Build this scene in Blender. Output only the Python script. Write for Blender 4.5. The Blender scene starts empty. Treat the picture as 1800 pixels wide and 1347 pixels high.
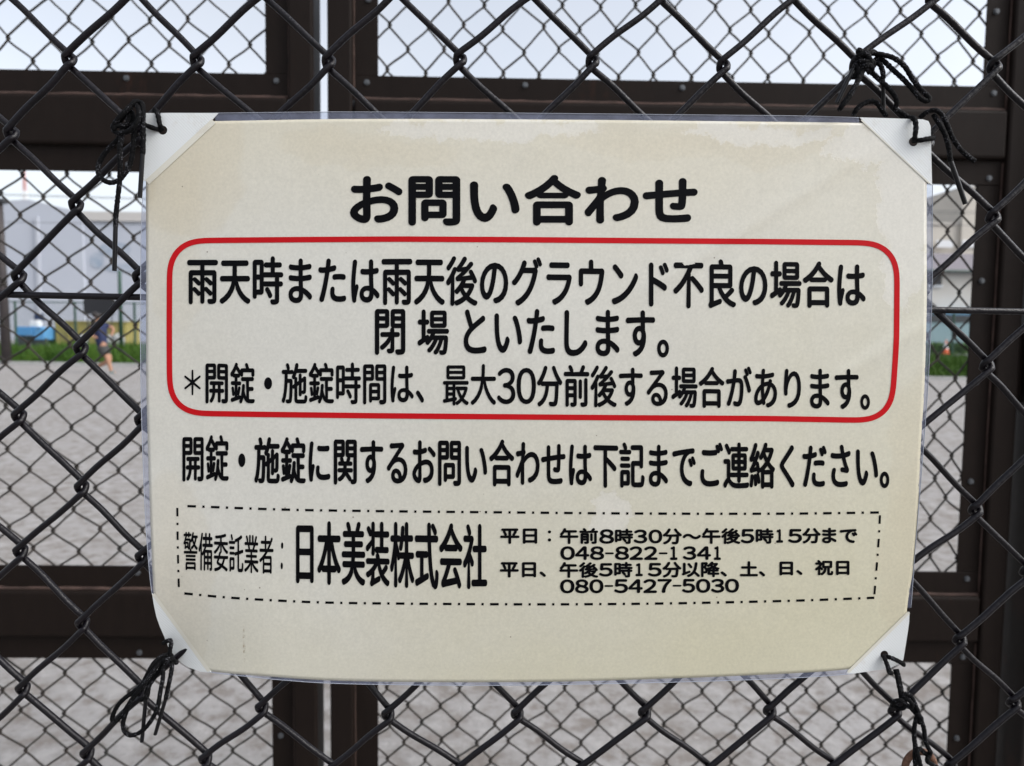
import bpy, bmesh, math, random
import numpy as np
from mathutils import Vector, Matrix
from mathutils.geometry import delaunay_2d_cdt
R = math.radians
random.seed(7); rng = np.random.default_rng(7)
sc = bpy.context.scene
COL = sc.collection

# ------------------------------------------------------------------ camera
CAMZ = 1.30
FPX, CX, CY = 1300.0, 900.0, 673.5            # focal length in pixels of the 1800 px wide photograph
YAW, PITCH, ROLL = R(-0.9), R(3.9), R(0.7)
f_ = Vector((-math.sin(YAW)*math.cos(PITCH), math.cos(YAW)*math.cos(PITCH), -math.sin(PITCH)))
r0 = Vector((math.cos(YAW), math.sin(YAW), 0)); u0 = r0.cross(f_)
r_ = r0*math.cos(ROLL)+u0*math.sin(ROLL); u_ = -r0*math.sin(ROLL)+u0*math.cos(ROLL)
cam = bpy.data.cameras.new('camera'); camo = bpy.data.objects.new('camera', cam); COL.objects.link(camo)
M = Matrix((( r_.x, u_.x, -f_.x, 0), (r_.y, u_.y, -f_.y, 0), (r_.z, u_.z, -f_.z, CAMZ), (0, 0, 0, 1)))
camo.matrix_world = M
cam.sensor_fit = 'HORIZONTAL'; cam.sensor_width = 36; cam.lens = 36*FPX/1800
cam.clip_start = 0.02; cam.clip_end = 3000
cam.dof.use_dof = True; cam.dof.focus_distance = 0.392; cam.dof.aperture_fstop = 13
sc.camera = camo

# ------------------------------------------------------------------ sky, sun, exposure
SUN_EL, SUN_AZ = R(45), R(110)                # sun high to the right, hidden by cloud
w = bpy.data.worlds.new('World'); sc.world = w; w.use_nodes = True
nt = w.node_tree; nt.nodes.clear()
sky = nt.nodes.new('ShaderNodeTexSky'); sky.sky_type = 'NISHITA'; sky.sun_disc = False
sky.sun_elevation = SUN_EL; sky.sun_rotation = SUN_AZ
sky.air_density = 1.0; sky.dust_density = 4.0; sky.ozone_density = 1.5
hs = nt.nodes.new('ShaderNodeHueSaturation'); hs.inputs['Saturation'].default_value = 0.30
bg = nt.nodes.new('ShaderNodeBackground'); bg.inputs['Strength'].default_value = 0.135
out = nt.nodes.new('ShaderNodeOutputWorld')
tcw = nt.nodes.new('ShaderNodeTexCoord'); nz = nt.nodes.new('ShaderNodeTexNoise'); nz.inputs['Scale'].default_value = 2.6; nz.inputs['Detail'].default_value = 5
crw = nt.nodes.new('ShaderNodeValToRGB'); crw.color_ramp.elements[0].position = .3; crw.color_ramp.elements[1].position = .7          # broken cloud layer
crw.color_ramp.elements[0].color = (.90, .93, .97, 1); crw.color_ramp.elements[1].color = (1.0, 1.0, 1.0, 1)
mxw = nt.nodes.new('ShaderNodeMix'); mxw.data_type = 'RGBA'; mxw.blend_type = 'MULTIPLY'; mxw.inputs[0].default_value = 1.0
nt.links.new(tcw.outputs['Generated'], nz.inputs['Vector']); nt.links.new(nz.outputs[0], crw.inputs[0]); nt.links.new(crw.outputs[0], mxw.inputs[7])
nt.links.new(sky.outputs[0], hs.inputs['Color']); nt.links.new(hs.outputs[0], mxw.inputs[6]); nt.links.new(mxw.outputs[2], bg.inputs['Color']); nt.links.new(bg.outputs[0], out.inputs['Surface'])
sun = bpy.data.lights.new('sun', 'SUN'); sun.energy = 0.5; sun.angle = R(40); sun.color = (1, .97, .93)
suno = bpy.data.objects.new('sun', sun); COL.objects.link(suno)
sd = Vector((math.sin(SUN_AZ)*math.cos(SUN_EL), math.cos(SUN_AZ)*math.cos(SUN_EL), math.sin(SUN_EL)))
suno.rotation_euler = sd.to_track_quat('Z', 'Y').to_euler()
sc.view_settings.view_transform = 'Standard'; sc.view_settings.look = 'None'
sc.view_settings.exposure = 1.1; sc.view_settings.gamma = 1.0
sc.cycles.max_bounces = 8; sc.cycles.transparent_max_bounces = 16

# ------------------------------------------------------------------ helpers
def on(px, py, Y):
    """the point of the vertical plane y = Y seen at a pixel of the photograph"""
    d = f_ + r_*((px-CX)/FPX) - u_*((py-CY)/FPX)
    t = Y/d.y
    return Vector((d.x*t, Y, CAMZ+d.z*t))
def arr(pts): return np.array([tuple(p) for p in pts], dtype=float)

def link(o, parent=None):
    COL.objects.link(o)
    if parent is not None: o.parent = parent
    return o
def mesh_obj(name, verts, faces, mat, parent=None, smooth=False):
    me = bpy.data.meshes.new(name)
    me.from_pydata([tuple(v) for v in verts], [], [tuple(int(i) for i in f) for f in faces]); me.update()
    if smooth: me.polygons.foreach_set('use_smooth', [True]*len(me.polygons))
    me.materials.append(mat)
    return link(bpy.data.objects.new(name, me), parent)
def bm_obj(name, bm, mat, parent=None, smooth=False):
    bmesh.ops.recalc_face_normals(bm, faces=bm.faces[:])
    me = bpy.data.meshes.new(name); bm.to_mesh(me); bm.free()
    if smooth: me.polygons.foreach_set('use_smooth', [True]*len(me.polygons))
    me.materials.append(mat)
    return link(bpy.data.objects.new(name, me), parent)
def thing(name, label, cat, loc=(0, 0, 0), group=None):
    o = bpy.data.objects.new(name, None); o.location = loc; o.empty_display_size = .05
    COL.objects.link(o); return tag(o, label, cat, group)
def tag(o, label, cat, group=None):
    o['label'] = label; o['category'] = cat
    if group: o['group'] = group
    return o
def structure(o, kind='structure'):
    o['kind'] = kind; return o
def keep(o, root):
    """parent without moving: children are written in world space"""
    o.parent = root; o.matrix_parent_inverse = Matrix.Translation(root.location).inverted(); return o

class MB:
    """collects shapes into one mesh"""
    def __init__(s): s.v = []; s.f = []; s.n = 0
    def add(s, v, f):
        v = np.asarray(v, float)
        s.v.append(v); s.f.append(np.asarray(f, dtype=object) if not isinstance(f, np.ndarray) else f)
        s.f[-1] = [tuple(int(i)+s.n for i in q) for q in f]; s.n += len(v)
    def box(s, x0, x1, y0, y1, z0, z1):
        s.add([(x0,y0,z0),(x1,y0,z0),(x1,y1,z0),(x0,y1,z0),(x0,y0,z1),(x1,y0,z1),(x1,y1,z1),(x0,y1,z1)],
              [(0,3,2,1),(4,5,6,7),(0,1,5,4),(1,2,6,5),(2,3,7,6),(3,0,4,7)])
    def tube(s, pts, rad, sides=8, caps=True):
        v, f = tube(pts, rad, sides, caps); s.add(v, f)
    def build(s, name, mat, parent=None, smooth=False, bevel=0, seg=2):
        o = mesh_obj(name, np.concatenate(s.v), [q for ff in s.f for q in ff], mat, None, smooth)
        if bevel:
            m = o.modifiers.new('bevel', 'BEVEL'); m.width = bevel; m.segments = seg; m.limit_method = 'ANGLE'
        if parent is not None: keep(o, parent)
        return o

def tube(pts, rad, sides=8, caps=True):
    P = np.asarray(pts, float); n = len(P)
    T = np.gradient(P, axis=0); T /= np.maximum(np.linalg.norm(T, axis=1, keepdims=True), 1e-9)
    rad = np.broadcast_to(np.asarray(rad, float), (n,))
    nrm = np.cross(T[0], (0, 0, 1.0))
    if np.linalg.norm(nrm) < .1: nrm = np.cross(T[0], (1.0, 0, 0))
    N = np.zeros_like(P); N[0] = nrm/np.linalg.norm(nrm)
    for i in range(1, n):
        q = N[i-1]-T[i]*np.dot(N[i-1], T[i]); N[i] = q/max(np.linalg.norm(q), 1e-9)
    B = np.cross(T, N)
    a = np.arange(sides)*2*np.pi/sides
    V = P[:, None, :]+rad[:, None, None]*(np.cos(a)[None, :, None]*N[:, None, :]+np.sin(a)[None, :, None]*B[:, None, :])
    V = V.reshape(-1, 3)
    i, k = np.meshgrid(np.arange(n-1), np.arange(sides), indexing='ij')
    k2 = (k+1) % sides
    Fq = np.stack([i*sides+k, i*sides+k2, (i+1)*sides+k2, (i+1)*sides+k], -1).reshape(-1, 4).tolist()
    if caps:
        Fq.append(list(range(sides))[::-1]); Fq.append([(n-1)*sides+q for q in range(sides)])
    return V, Fq
def smooth_path(pts, sub=6):
    """Catmull-Rom through the points"""
    P = np.asarray(pts, float); P = np.vstack([2*P[0]-P[1], P, 2*P[-1]-P[-2]])
    t = (np.arange(sub)/sub)[:, None]; o = []
    for i in range(1, len(P)-2):
        a, b, c, d = P[i-1], P[i], P[i+1], P[i+2]
        o.append(.5*(2*b+(c-a)*t+(2*a-5*b+4*c-d)*t*t+(3*b-a-3*c+d)*t**3))
    o.append(P[-2:-1]); return np.vstack(o)

# ------------------------------------------------------------------ materials
def mat(name, base, rough=.6, metal=0, spec=.5, var=None, scale=20, detail=6, bump=0, bscale=60, coat=0, coords='Object'):
    m = bpy.data.materials.new(name); m.use_nodes = True; n = m.node_tree
    p = n.nodes['Principled BSDF']; p.inputs['Base Color'].default_value = (*base, 1)
    p.inputs['Roughness'].default_value = rough; p.inputs['Metallic'].default_value = metal
    p.inputs['Specular IOR Level'].default_value = spec; p.inputs['Coat Weight'].default_value = coat
    tc = n.nodes.new('ShaderNodeTexCoord')
    if var is not None:
        no = n.nodes.new('ShaderNodeTexNoise'); no.inputs['Scale'].default_value = scale; no.inputs['Detail'].default_value = detail
        no.inputs['Roughness'].default_value = .65
        cr = n.nodes.new('ShaderNodeValToRGB'); cr.color_ramp.elements[0].position = .35; cr.color_ramp.elements[1].position = .68
        cr.color_ramp.elements[0].color = (*base, 1); cr.color_ramp.elements[1].color = (*var, 1)
        n.links.new(tc.outputs[coords], no.inputs['Vector']); n.links.new(no.outputs[0], cr.inputs[0]); n.links.new(cr.outputs[0], p.inputs['Base Color'])
    if bump:
        nb = n.nodes.new('ShaderNodeTexNoise'); nb.inputs['Scale'].default_value = bscale; nb.inputs['Detail'].default_value = 5
        bp = n.nodes.new('ShaderNodeBump'); bp.inputs['Strength'].default_value = bump; bp.inputs['Distance'].default_value = 1.0/bscale
        n.links.new(tc.outputs[coords], nb.inputs['Vector']); n.links.new(nb.outputs[0], bp.inputs['Height']); n.links.new(bp.outputs[0], p.inputs['Normal'])
    return m

class NB:
    """small node-building helper"""
    def __init__(s, m): s.t = m.node_tree; s.p = s.t.nodes['Principled BSDF']
    def n(s, typ, **k):
        o = s.t.nodes.new(typ)
        for a, b in k.items(): setattr(o, a, b)
        return o
    def l(s, a, b): s.t.links.new(a, b)
    def noise(s, vec, scale, detail=4, rough=.6):
        o = s.n('ShaderNodeTexNoise'); o.inputs['Scale'].default_value = scale; o.inputs['Detail'].default_value = detail
        o.inputs['Roughness'].default_value = rough
        if vec is not None: s.l(vec, o.inputs['Vector'])
        return o.outputs[0]
    def ramp(s, fac, stops):
        o = s.n('ShaderNodeValToRGB'); e = o.color_ramp.elements
        while len(e) < len(stops): e.new(.5)
        for q, (pos, c) in zip(e, stops):
            q.position = pos; q.color = (*c, 1) if isinstance(c, tuple) else (c, c, c, 1)
        s.l(fac, o.inputs[0]); return o.outputs[0]
    def math(s, op, a, b=None, clamp=False):
        o = s.n('ShaderNodeMath', operation=op, use_clamp=clamp)
        for i, q in enumerate((a, b)):
            if q is None: continue
            if isinstance(q, (int, float)): o.inputs[i].default_value = q
            else: s.l(q, o.inputs[i])
        return o.outputs[0]
    def mix(s, fac, a, b, typ='MIX'):
        o = s.n('ShaderNodeMix', data_type='RGBA', blend_type=typ)
        for q, i in ((fac, 0), (a, 6), (b, 7)):
            if isinstance(q, (int, float)): o.inputs[i].default_value = q
            elif isinstance(q, tuple): o.inputs[i].default_value = (*q, 1)
            else: s.l(q, o.inputs[i])
        return o.outputs[2]

M_wire = mat('dark_vinyl_wire', (.0030, .0023, .0036), .33, spec=.25, var=(.0064, .0048, .0070), scale=60, bump=.22, bscale=420)
b = NB(M_wire); tc = b.n('ShaderNodeTexCoord'); src = b.p.inputs['Base Color'].links[0].from_socket
sc_f = b.math('MULTIPLY', b.ramp(b.noise(tc.outputs['Object'], 150, 5, .75), [(.66, 0.0), (.74, 1.0)]), b.ramp(b.noise(tc.outputs['Object'], 14, 2), [(.5, 0.0), (.6, 1.0)]))
b.l(b.mix(sc_f, src, (.028, .025, .025)), b.p.inputs['Base Color'])      # scuffed, dusty patches of the coating
M_gatewire = mat('weathered_green_brown_wire', (.016, .016, .013), .5, spec=.3, var=(.036, .026, .020), scale=45)
M_steel = mat('brown_painted_steel', (.022, .0155, .0125), .5, spec=.10, bump=.05, bscale=300)
def steel_nodes(m, rust=.62):
    b = NB(m); tc = b.n('ShaderNodeTexCoord'); mp = b.n('ShaderNodeMapping'); mp.inputs['Scale'].default_value = (1, 1, .35)
    b.l(tc.outputs['Object'], mp.inputs[0])
    a = b.noise(mp.outputs[0], 9, 8, .7); c = b.noise(mp.outputs[0], 60, 4)
    base = b.mix(c, (.0088, .0060, .0049), (.0150, .0102, .0083))
    f = b.ramp(a, [(rust, 0.0), (rust+.16, .8)])
    b.l(b.mix(f, base, (.052, .022, .014)), b.p.inputs['Base Color'])
    b.l(b.ramp(a, [(.3, .42), (.75, .7)]), b.p.inputs['Roughness'])
steel_nodes(M_steel)
M_rustbead = mat('rusty_weld', (.085, .054, .045), .8, spec=.2, var=(.040, .027, .023), scale=40, bump=.4, bscale=250)
M_post = mat('rusting_post_paint', (.022, .015, .012), .5); steel_nodes(M_post, .53)
M_zinc = mat('zinc_bolt', (.085, .09, .098), .5, metal=.5, var=(.15, .16, .17), scale=300)
M_cord = bpy.data.materials.new('black_lace'); M_cord.use_nodes = True
b = NB(M_cord); tc = b.n('ShaderNodeTexCoord')
vo = b.n('ShaderNodeTexVoronoi'); vo.inputs['Scale'].default_value = 1100; b.l(tc.outputs['Object'], vo.inputs['Vector'])
fl = b.math('MULTIPLY', b.ramp(vo.outputs['Distance'], [(.22, 1.0), (.42, 0.0)]), b.ramp(b.noise(tc.outputs['Object'], 260, 2), [(.50, 0.0), (.58, 1.0)]))
b.l(b.mix(fl, (.0014, .0014, .0019), (.08, .08, .09)), b.p.inputs['Base Color']); b.p.inputs['Roughness'].default_value = .75
b.p.inputs['Specular IOR Level'].default_value = .15
wv = b.noise(tc.outputs['Object'], 1300, 2); bp = b.n('ShaderNodeBump'); bp.inputs['Strength'].default_value = .8; bp.inputs['Distance'].default_value = .0006
b.l(wv, bp.inputs['Height']); b.l(bp.outputs[0], b.p.inputs['Normal'])
M_aglet = mat('black_plastic_aglet', (.0035, .0035, .0045), .33, spec=.3)
M_ink = mat('black_print', (.0018, .0018, .0024), .42, spec=.06, var=(.0028, .0028, .0040), scale=70)
M_red = mat('red_print', (.46, .0055, .010), .42, spec=.12, var=(.41, .0045, .008), scale=25)

def paper_material():
    m = bpy.data.materials.new('yellowed_laminated_paper'); m.use_nodes = True; b = NB(m)
    tc = b.n('ShaderNodeTexCoord'); P = tc.outputs['Object']
    base = b.mix(b.ramp(b.noise(P, 5.5, 3), [(.36, 0.0), (.64, 1.0)]), (.578, .558, .486), (.606, .594, .536))
    sep = b.n('ShaderNodeSeparateXYZ'); b.l(P, sep.inputs[0])
    # yellowing towards the foot and towards the head of the sheet
    foot = b.math('ADD', b.math('MULTIPLY', b.math('SUBTRACT', 1.262, sep.outputs[2]), 4.5), b.math('MULTIPLY', b.math('SUBTRACT', sep.outputs[0], .05), 2.6))
    low = b.math('MULTIPLY', b.math('ADD', foot, b.math('MULTIPLY', b.math('SUBTRACT', b.noise(P, 9, 5), .35), 1.0)), 1.0, True)
    base = b.mix(b.math('MULTIPLY', low, .85), base, (.570, .535, .378))
    top = b.math('MULTIPLY', b.math('SUBTRACT', b.math('ADD', b.math('MULTIPLY', b.math('SUBTRACT', sep.outputs[2], 1.342), 16.0), b.math('MULTIPLY', b.noise(P, 14, 5), .9)), .35), 1.0, True)
    base = b.mix(b.math('MULTIPLY', top, .7), base, (.596, .553, .430))
    # brown water stains: the upper left corner, the right edge, the lower left
    for px, py, rx, rz, k_ in ((318, 290, .034, .040, .55), (300, 420, .016, .050, .28), (1615, 900, .020, .085, .4), (300, 1010, .022, .060, .32), (1250, 245, .085, .012, .34), (640, 262, .050, .010, .34)):
        c = on(px, py, .388); wq = b.n('ShaderNodeVectorMath', operation='MULTIPLY_ADD'); wq.inputs[1].default_value = (.03, .03, .03)
        nq = b.n('ShaderNodeTexNoise'); nq.inputs['Scale'].default_value = 28; nq.inputs['Detail'].default_value = 6; b.l(P, nq.inputs['Vector'])
        b.l(nq.outputs['Color'], wq.inputs[0]); b.l(P, wq.inputs[2])
        v = b.n('ShaderNodeVectorMath', operation='SUBTRACT'); b.l(wq.outputs[0], v.inputs[0]); v.inputs[1].default_value = (c.x+.015, c.y+.015, c.z+.015)
        s3 = b.n('ShaderNodeVectorMath', operation='MULTIPLY'); b.l(v.outputs[0], s3.inputs[0]); s3.inputs[1].default_value = (1/rx, 0, 1/rz)
        ln = b.n('ShaderNodeVectorMath', operation='LENGTH'); b.l(s3.outputs[0], ln.inputs[0])
        base = b.mix(b.math('MULTIPLY', b.ramp(ln.outputs['Value'], [(.25, 1.0), (.9, .55), (1.08, 0.0)]), k_), base, (.545, .480, .345))
    # pale blotches where the film has lifted, with rippled edges and a darker rim
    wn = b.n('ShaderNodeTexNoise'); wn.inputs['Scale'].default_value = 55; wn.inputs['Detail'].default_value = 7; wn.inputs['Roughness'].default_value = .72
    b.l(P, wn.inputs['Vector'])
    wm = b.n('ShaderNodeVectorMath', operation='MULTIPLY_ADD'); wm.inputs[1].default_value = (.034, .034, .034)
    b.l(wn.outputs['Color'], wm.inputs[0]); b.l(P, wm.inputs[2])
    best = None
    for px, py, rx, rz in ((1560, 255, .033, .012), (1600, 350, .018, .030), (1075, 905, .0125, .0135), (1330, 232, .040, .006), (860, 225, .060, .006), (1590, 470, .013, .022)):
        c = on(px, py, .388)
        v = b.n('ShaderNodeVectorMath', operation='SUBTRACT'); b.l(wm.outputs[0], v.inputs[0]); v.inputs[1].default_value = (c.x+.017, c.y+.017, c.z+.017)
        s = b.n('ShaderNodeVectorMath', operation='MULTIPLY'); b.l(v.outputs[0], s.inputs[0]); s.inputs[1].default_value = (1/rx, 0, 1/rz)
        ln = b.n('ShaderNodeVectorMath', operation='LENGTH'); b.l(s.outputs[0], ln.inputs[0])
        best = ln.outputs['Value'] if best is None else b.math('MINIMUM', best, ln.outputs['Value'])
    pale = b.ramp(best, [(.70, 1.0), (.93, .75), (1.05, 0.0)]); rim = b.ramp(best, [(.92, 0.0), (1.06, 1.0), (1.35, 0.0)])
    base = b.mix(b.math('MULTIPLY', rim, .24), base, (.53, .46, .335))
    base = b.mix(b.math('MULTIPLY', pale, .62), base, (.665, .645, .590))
    # a thin brown run-mark near the foot
    c = on(425, 1138, .388); v = b.n('ShaderNodeVectorMath', operation='SUBTRACT'); b.l(P, v.inputs[0]); v.inputs[1].default_value = (c.x, c.y, c.z)
    s2 = b.n('ShaderNodeVectorMath', operation='MULTIPLY'); b.l(v.outputs[0], s2.inputs[0]); s2.inputs[1].default_value = (1/.0009, 0, 1/.0115)
    ln = b.n('ShaderNodeVectorMath', operation='LENGTH'); b.l(s2.outputs[0], ln.inputs[0])
    mk = b.math('MULTIPLY', b.ramp(ln.outputs['Value'], [(.6, 1.0), (1.0, 0.0)]), b.ramp(b.noise(P, 420, 3, .7), [(.45, 0.0), (.6, 1.0)]))
    base = b.mix(b.math('MULTIPLY', mk, .75), base, (.26, .20, .12))
    # paper grain and sparse dark specks
    base = b.mix(.22, base, b.ramp(b.noise(P, 650, 3, .7), [(.3, .45), (.7, 1.0)]), 'MULTIPLY')
    base = b.mix(.09, base, b.ramp(b.noise(P, 190, 4, .7), [(.3, .5), (.7, 1.0)]), 'MULTIPLY')
    vo = b.n('ShaderNodeTexVoronoi'); vo.inputs['Scale'].default_value = 130; b.l(P, vo.inputs['Vector'])
    sp = b.math('MULTIPLY', b.ramp(vo.outputs['Distance'], [(.035, 1.0), (.07, 0.0)]), b.ramp(b.noise(P, 46, 1), [(.60, 0.0), (.62, 1.0)]))
    base = b.mix(b.math('MULTIPLY', sp, .8), base, (.10, .07, .05))
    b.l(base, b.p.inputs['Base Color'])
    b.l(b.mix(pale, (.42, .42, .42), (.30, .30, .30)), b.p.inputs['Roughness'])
    b.p.inputs['Coat Weight'].default_value = .5; b.p.inputs['Coat Roughness'].default_value = .12
    h = b.math('ADD', b.math('MULTIPLY', b.noise(P, 30, 3), .6), b.math('MULTIPLY', rim, .12))
    bp = b.n('ShaderNodeBump'); bp.inputs['Strength'].default_value = .25; bp.inputs['Distance'].default_value = .003
    b.l(h, bp.inputs['Height']); b.l(bp.outputs[0], b.p.inputs['Normal'])
    return m
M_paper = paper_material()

M_film = bpy.data.materials.new('clear_laminate_film'); M_film.use_nodes = True
b = NB(M_film); b.p.inputs['Base Color'].default_value = (.30, .33, .46, 1); b.p.inputs['Roughness'].default_value = .14; b.p.inputs['Specular IOR Level'].default_value = .9  # bluish base colour stands in for sky reflected in the film
tr = b.n('ShaderNodeBsdfTransparent'); tr.inputs[0].default_value = (.80, .83, .88, 1)
ms = b.n('ShaderNodeMixShader'); tc = b.n('ShaderNodeTexCoord')
b.l(b.ramp(b.noise(tc.outputs['Object'], 90, 4, .7), [(.3, .20), (.75, .42)]), ms.inputs[0])
b.l(tr.outputs[0], ms.inputs[1]); b.l(b.p.outputs[0], ms.inputs[2]); b.l(ms.outputs[0], b.t.nodes['Material Output'].inputs[0])

def rib_material(name, base, ang, freq=900):
    m = bpy.data.materials.new(name); m.use_nodes = True; b = NB(m); tc = b.n('ShaderNodeTexCoord')
    mp = b.n('ShaderNodeMapping'); mp.inputs['Rotation'].default_value = (0, ang, 0); b.l(tc.outputs['Object'], mp.inputs[0])
    wv = b.n('ShaderNodeTexWave'); wv.inputs['Scale'].default_value = freq*.30; wv.inputs['Distortion'].default_value = .6; wv.inputs['Detail'].default_value = 1
    b.l(mp.outputs[0], wv.inputs['Vector'])
    bp = b.n('ShaderNodeBump'); bp.inputs['Strength'].default_value = .16; bp.inputs['Distance'].default_value = .0003
    b.l(wv.outputs['Fac'], bp.inputs['Height']); b.l(bp.outputs[0], b.p.inputs['Normal'])
    col = b.mix(b.math('MULTIPLY', wv.outputs['Fac'], .6), tuple(c*.93 for c in base), base)
    dirt = b.ramp(b.noise(tc.outputs['Object'], 80, 6, .75), [(.54, 0.0), (.76, .5)])
    b.l(b.mix(dirt, col, (.42, .36, .28)), b.p.inputs['Base Color'])
    b.p.inputs['Roughness'].default_value = .42; b.p.inputs['Coat Weight'].default_value = .2
    return m
M_patch = rib_material('white_ribbed_tape', (.66, .68, .675), R(45))
M_patchedge = rib_material('yellowed_tape_edge', (.62, .60, .52), R(-45), 1500)
# ================================================================== STRUCTURE
def ground_material():
    m = bpy.data.materials.new('packed_grey_dirt'); m.use_nodes = True; b = NB(m); tc = b.n('ShaderNodeTexCoord'); P = tc.outputs['Object']
    a = b.noise(P, 1.3, 6, .65); c = b.noise(P, 9, 8, .72); d = b.noise(P, 45, 5, .7)
    col = b.mix(b.ramp(a, [(.35, 0.0), (.65, 1.0)]), (.246, .232, .220), (.300, .290, .284))
    col = b.mix(b.ramp(c, [(.40, 1.0), (.51, 0.0)]), col, (.190, .170, .154))
    col = b.mix(b.ramp(c, [(.53, 0.0), (.63, .85)]), col, (.345, .332, .322))
    col = b.mix(.16, col, b.ramp(d, [(.3, .35), (.7, 1.0)]), 'MULTIPLY')
    vo = b.n('ShaderNodeTexVoronoi'); vo.inputs['Scale'].default_value = 22; b.l(P, vo.inputs['Vector'])
    st = b.math('MULTIPLY', b.ramp(vo.outputs['Distance'], [(.16, 1.0), (.24, 0.0)]), b.ramp(b.noise(P, 12, 2), [(.66, 0.0), (.70, .7)]))
    col = b.mix(b.math('MULTIPLY', st, .8), col, (.40, .39, .375))
    b.l(col, b.p.inputs['Base Color']); b.p.inputs['Roughness'].default_value = .95; b.p.inputs['Specular IOR Level'].default_value = .2
    bp = b.n('ShaderNodeBump'); bp.inputs['Strength'].default_value = .6; bp.inputs['Distance'].default_value = .02
    b.l(b.math('ADD', c, b.math('MULTIPLY', d, .3)), bp.inputs['Height']); b.l(bp.outputs[0], b.p.inputs['Normal'])
    return m
structure(mesh_obj('ground', [(-400, -200, 0), (400, -200, 0), (400, 600, 0), (-400, 600, 0)], [(0, 1, 2, 3)], ground_material()))
# far edge of the field: a pale kerb, a grass strip, then the road
def edge_y(x): return 24.0 - .10*x          # the field's far edge runs a little askew
M_kerb = mat('pale_concrete', (.42, .42, .41), .85, var=(.34, .34, .33), scale=3)
kv = []; kf = []
for i, x in enumerate(np.linspace(-45, 45, 31)):
    y = edge_y(x); k = len(kv)
    kv += [(x, y, 0), (x, y, .10), (x, y+.16, .10), (x, y+.16, 0)]
    if i: kf += [(k-4, k, k+1, k-3), (k-3, k+1, k+2, k-2), (k-2, k+2, k+3, k-1)]
structure(mesh_obj('kerb', kv, kf, M_kerb))
M_soil = mat('grassy_soil', (.020, .042, .008), .9, var=(.035, .060, .012), scale=1.5)
structure(mesh_obj('grass_verge', [(-60, edge_y(-60)+.16, .012), (60, edge_y(60)+.16, .012), (60, 39, .012), (-60, 39, .012)], [(0, 1, 2, 3)], M_soil))
M_asph = mat('asphalt', (.12, .12, .13), .9, var=(.155, .155, .165), scale=4)
structure(mesh_obj('road', [(-120, 40, .008), (120, 40, .008), (120, 61, .008), (-120, 61, .008)], [(0, 1, 2, 3)], M_asph))
def grass(n):
    x = rng.uniform(-22, 24, n); y0 = 24.16-.10*x; y = y0+(38.5-y0)*rng.random(n)**1.3
    patch = .5+.5*np.sin(x*1.7+np.sin(y*1.1)*1.4)*np.sin(y*1.3+x*.4)
    h = (.24+.34*patch+.24*rng.random(n))*np.clip((y-y0)/2.0+.35, .35, 1)
    a = rng.uniform(0, np.pi, n); wd = rng.uniform(.012, .030, n); le = rng.normal(0, .13, (n, 2))
    dx, dy = np.cos(a)*wd, np.sin(a)*wd
    V = np.stack([np.stack([x-dx, y-dy, 0*x], 1), np.stack([x+dx, y+dy, 0*x], 1),
                  np.stack([x+dx*.7+le[:, 0]*.5, y+dy*.7+le[:, 1]*.5, h*.6], 1), np.stack([x-dx*.7+le[:, 0]*.5, y-dy*.7+le[:, 1]*.5, h*.6], 1),
                  np.stack([x+le[:, 0]*1.4, y+le[:, 1]*1.4, h], 1)], 1).reshape(-1, 3)
    k = np.arange(n)*5
    F = [q for i in k for q in ((i, i+1, i+2, i+3), (i+3, i+2, i+4))]
    return mesh_obj('grass', V, F, M_grass)
M_grass = mat('grass_blades', (.020, .060, .006), .7, var=(.066, .130, .014), scale=1.1, spec=.2)
structure(grass(42000), 'stuff')

# ================================================================== THE BROWN DOUBLE GATE BEHIND THE FENCE
def zz(z): return z-.05                        # heights measured for an eye at 1.35, the eye stands at CAMZ
GY = 1.25
def weave(x0, x1, z0, z1, ox, oz, a, bh, Y, rad, e, sub, sides, warp=None, clip=True, bend=.0008):
    """chain link: flattened spirals hooked into each other; node (i, j), i+j even, at ox+i*a, oz-j*bh"""
    mb = MB()
    k0, k1 = int(math.floor((x0-ox)/a))-1, int(math.ceil((x1-ox)/a))+1
    j0, j1 = int(math.floor((oz-z1)/bh))-1, int(math.ceil((oz-z0)/bh))+1
    def node(i, j):
        p = np.array([ox+i*a, Y, oz-j*bh])
        if warp is not None: p = p+warp(i, j, p)
        return p
    dz = rad*1.12
    for k in range(k0, k1):
        pts = []
        for j in range(j0, j1):
            left = (k+j) % 2 == 0
            p = node(k if left else k+1, j); q = node(k+1 if left else k, j+1); o = node(k+1 if left else k, j-1)
            s = -1 if left else 1
            fu = -dz if left else dz                         # the "/" arms lie in front, the "\\" arms behind
            h = rad*1.85; vz = np.array([0, 0, h])
            pts += [p+vz+np.array([0, fu, 0]), p+vz*.45+np.array([s*e*.88, fu*.5, 0]), p-vz*.45+np.array([s*e*.88, -fu*.5, 0]), p-vz+np.array([0, -fu, 0])]
            A0, B0 = p-vz, q+vz                              # arm to the next node, slightly bowed
            bow = np.array([0, 0, bend*math.sin(k*1.7+j*2.3)])
            pts += [A0*.70+B0*.30+np.array([0, -fu, 0])+bow, A0*.30+B0*.70+np.array([0, -fu, 0])-bow*.6]
        P = smooth_path(pts, sub)
        if clip:
            ok = (P[:, 0] > x0) & (P[:, 0] < x1) & (P[:, 2] > z0) & (P[:, 2] < z1)
            idx = np.flatnonzero(ok)
            if len(idx) == 0: continue
            for run in np.split(idx, np.flatnonzero(np.diff(idx) > 1)+1):
                if len(run) > 2: mb.tube(P[run], rad, sides)
        elif len(P) > 2: mb.tube(P, rad, sides)
    return mb

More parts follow.
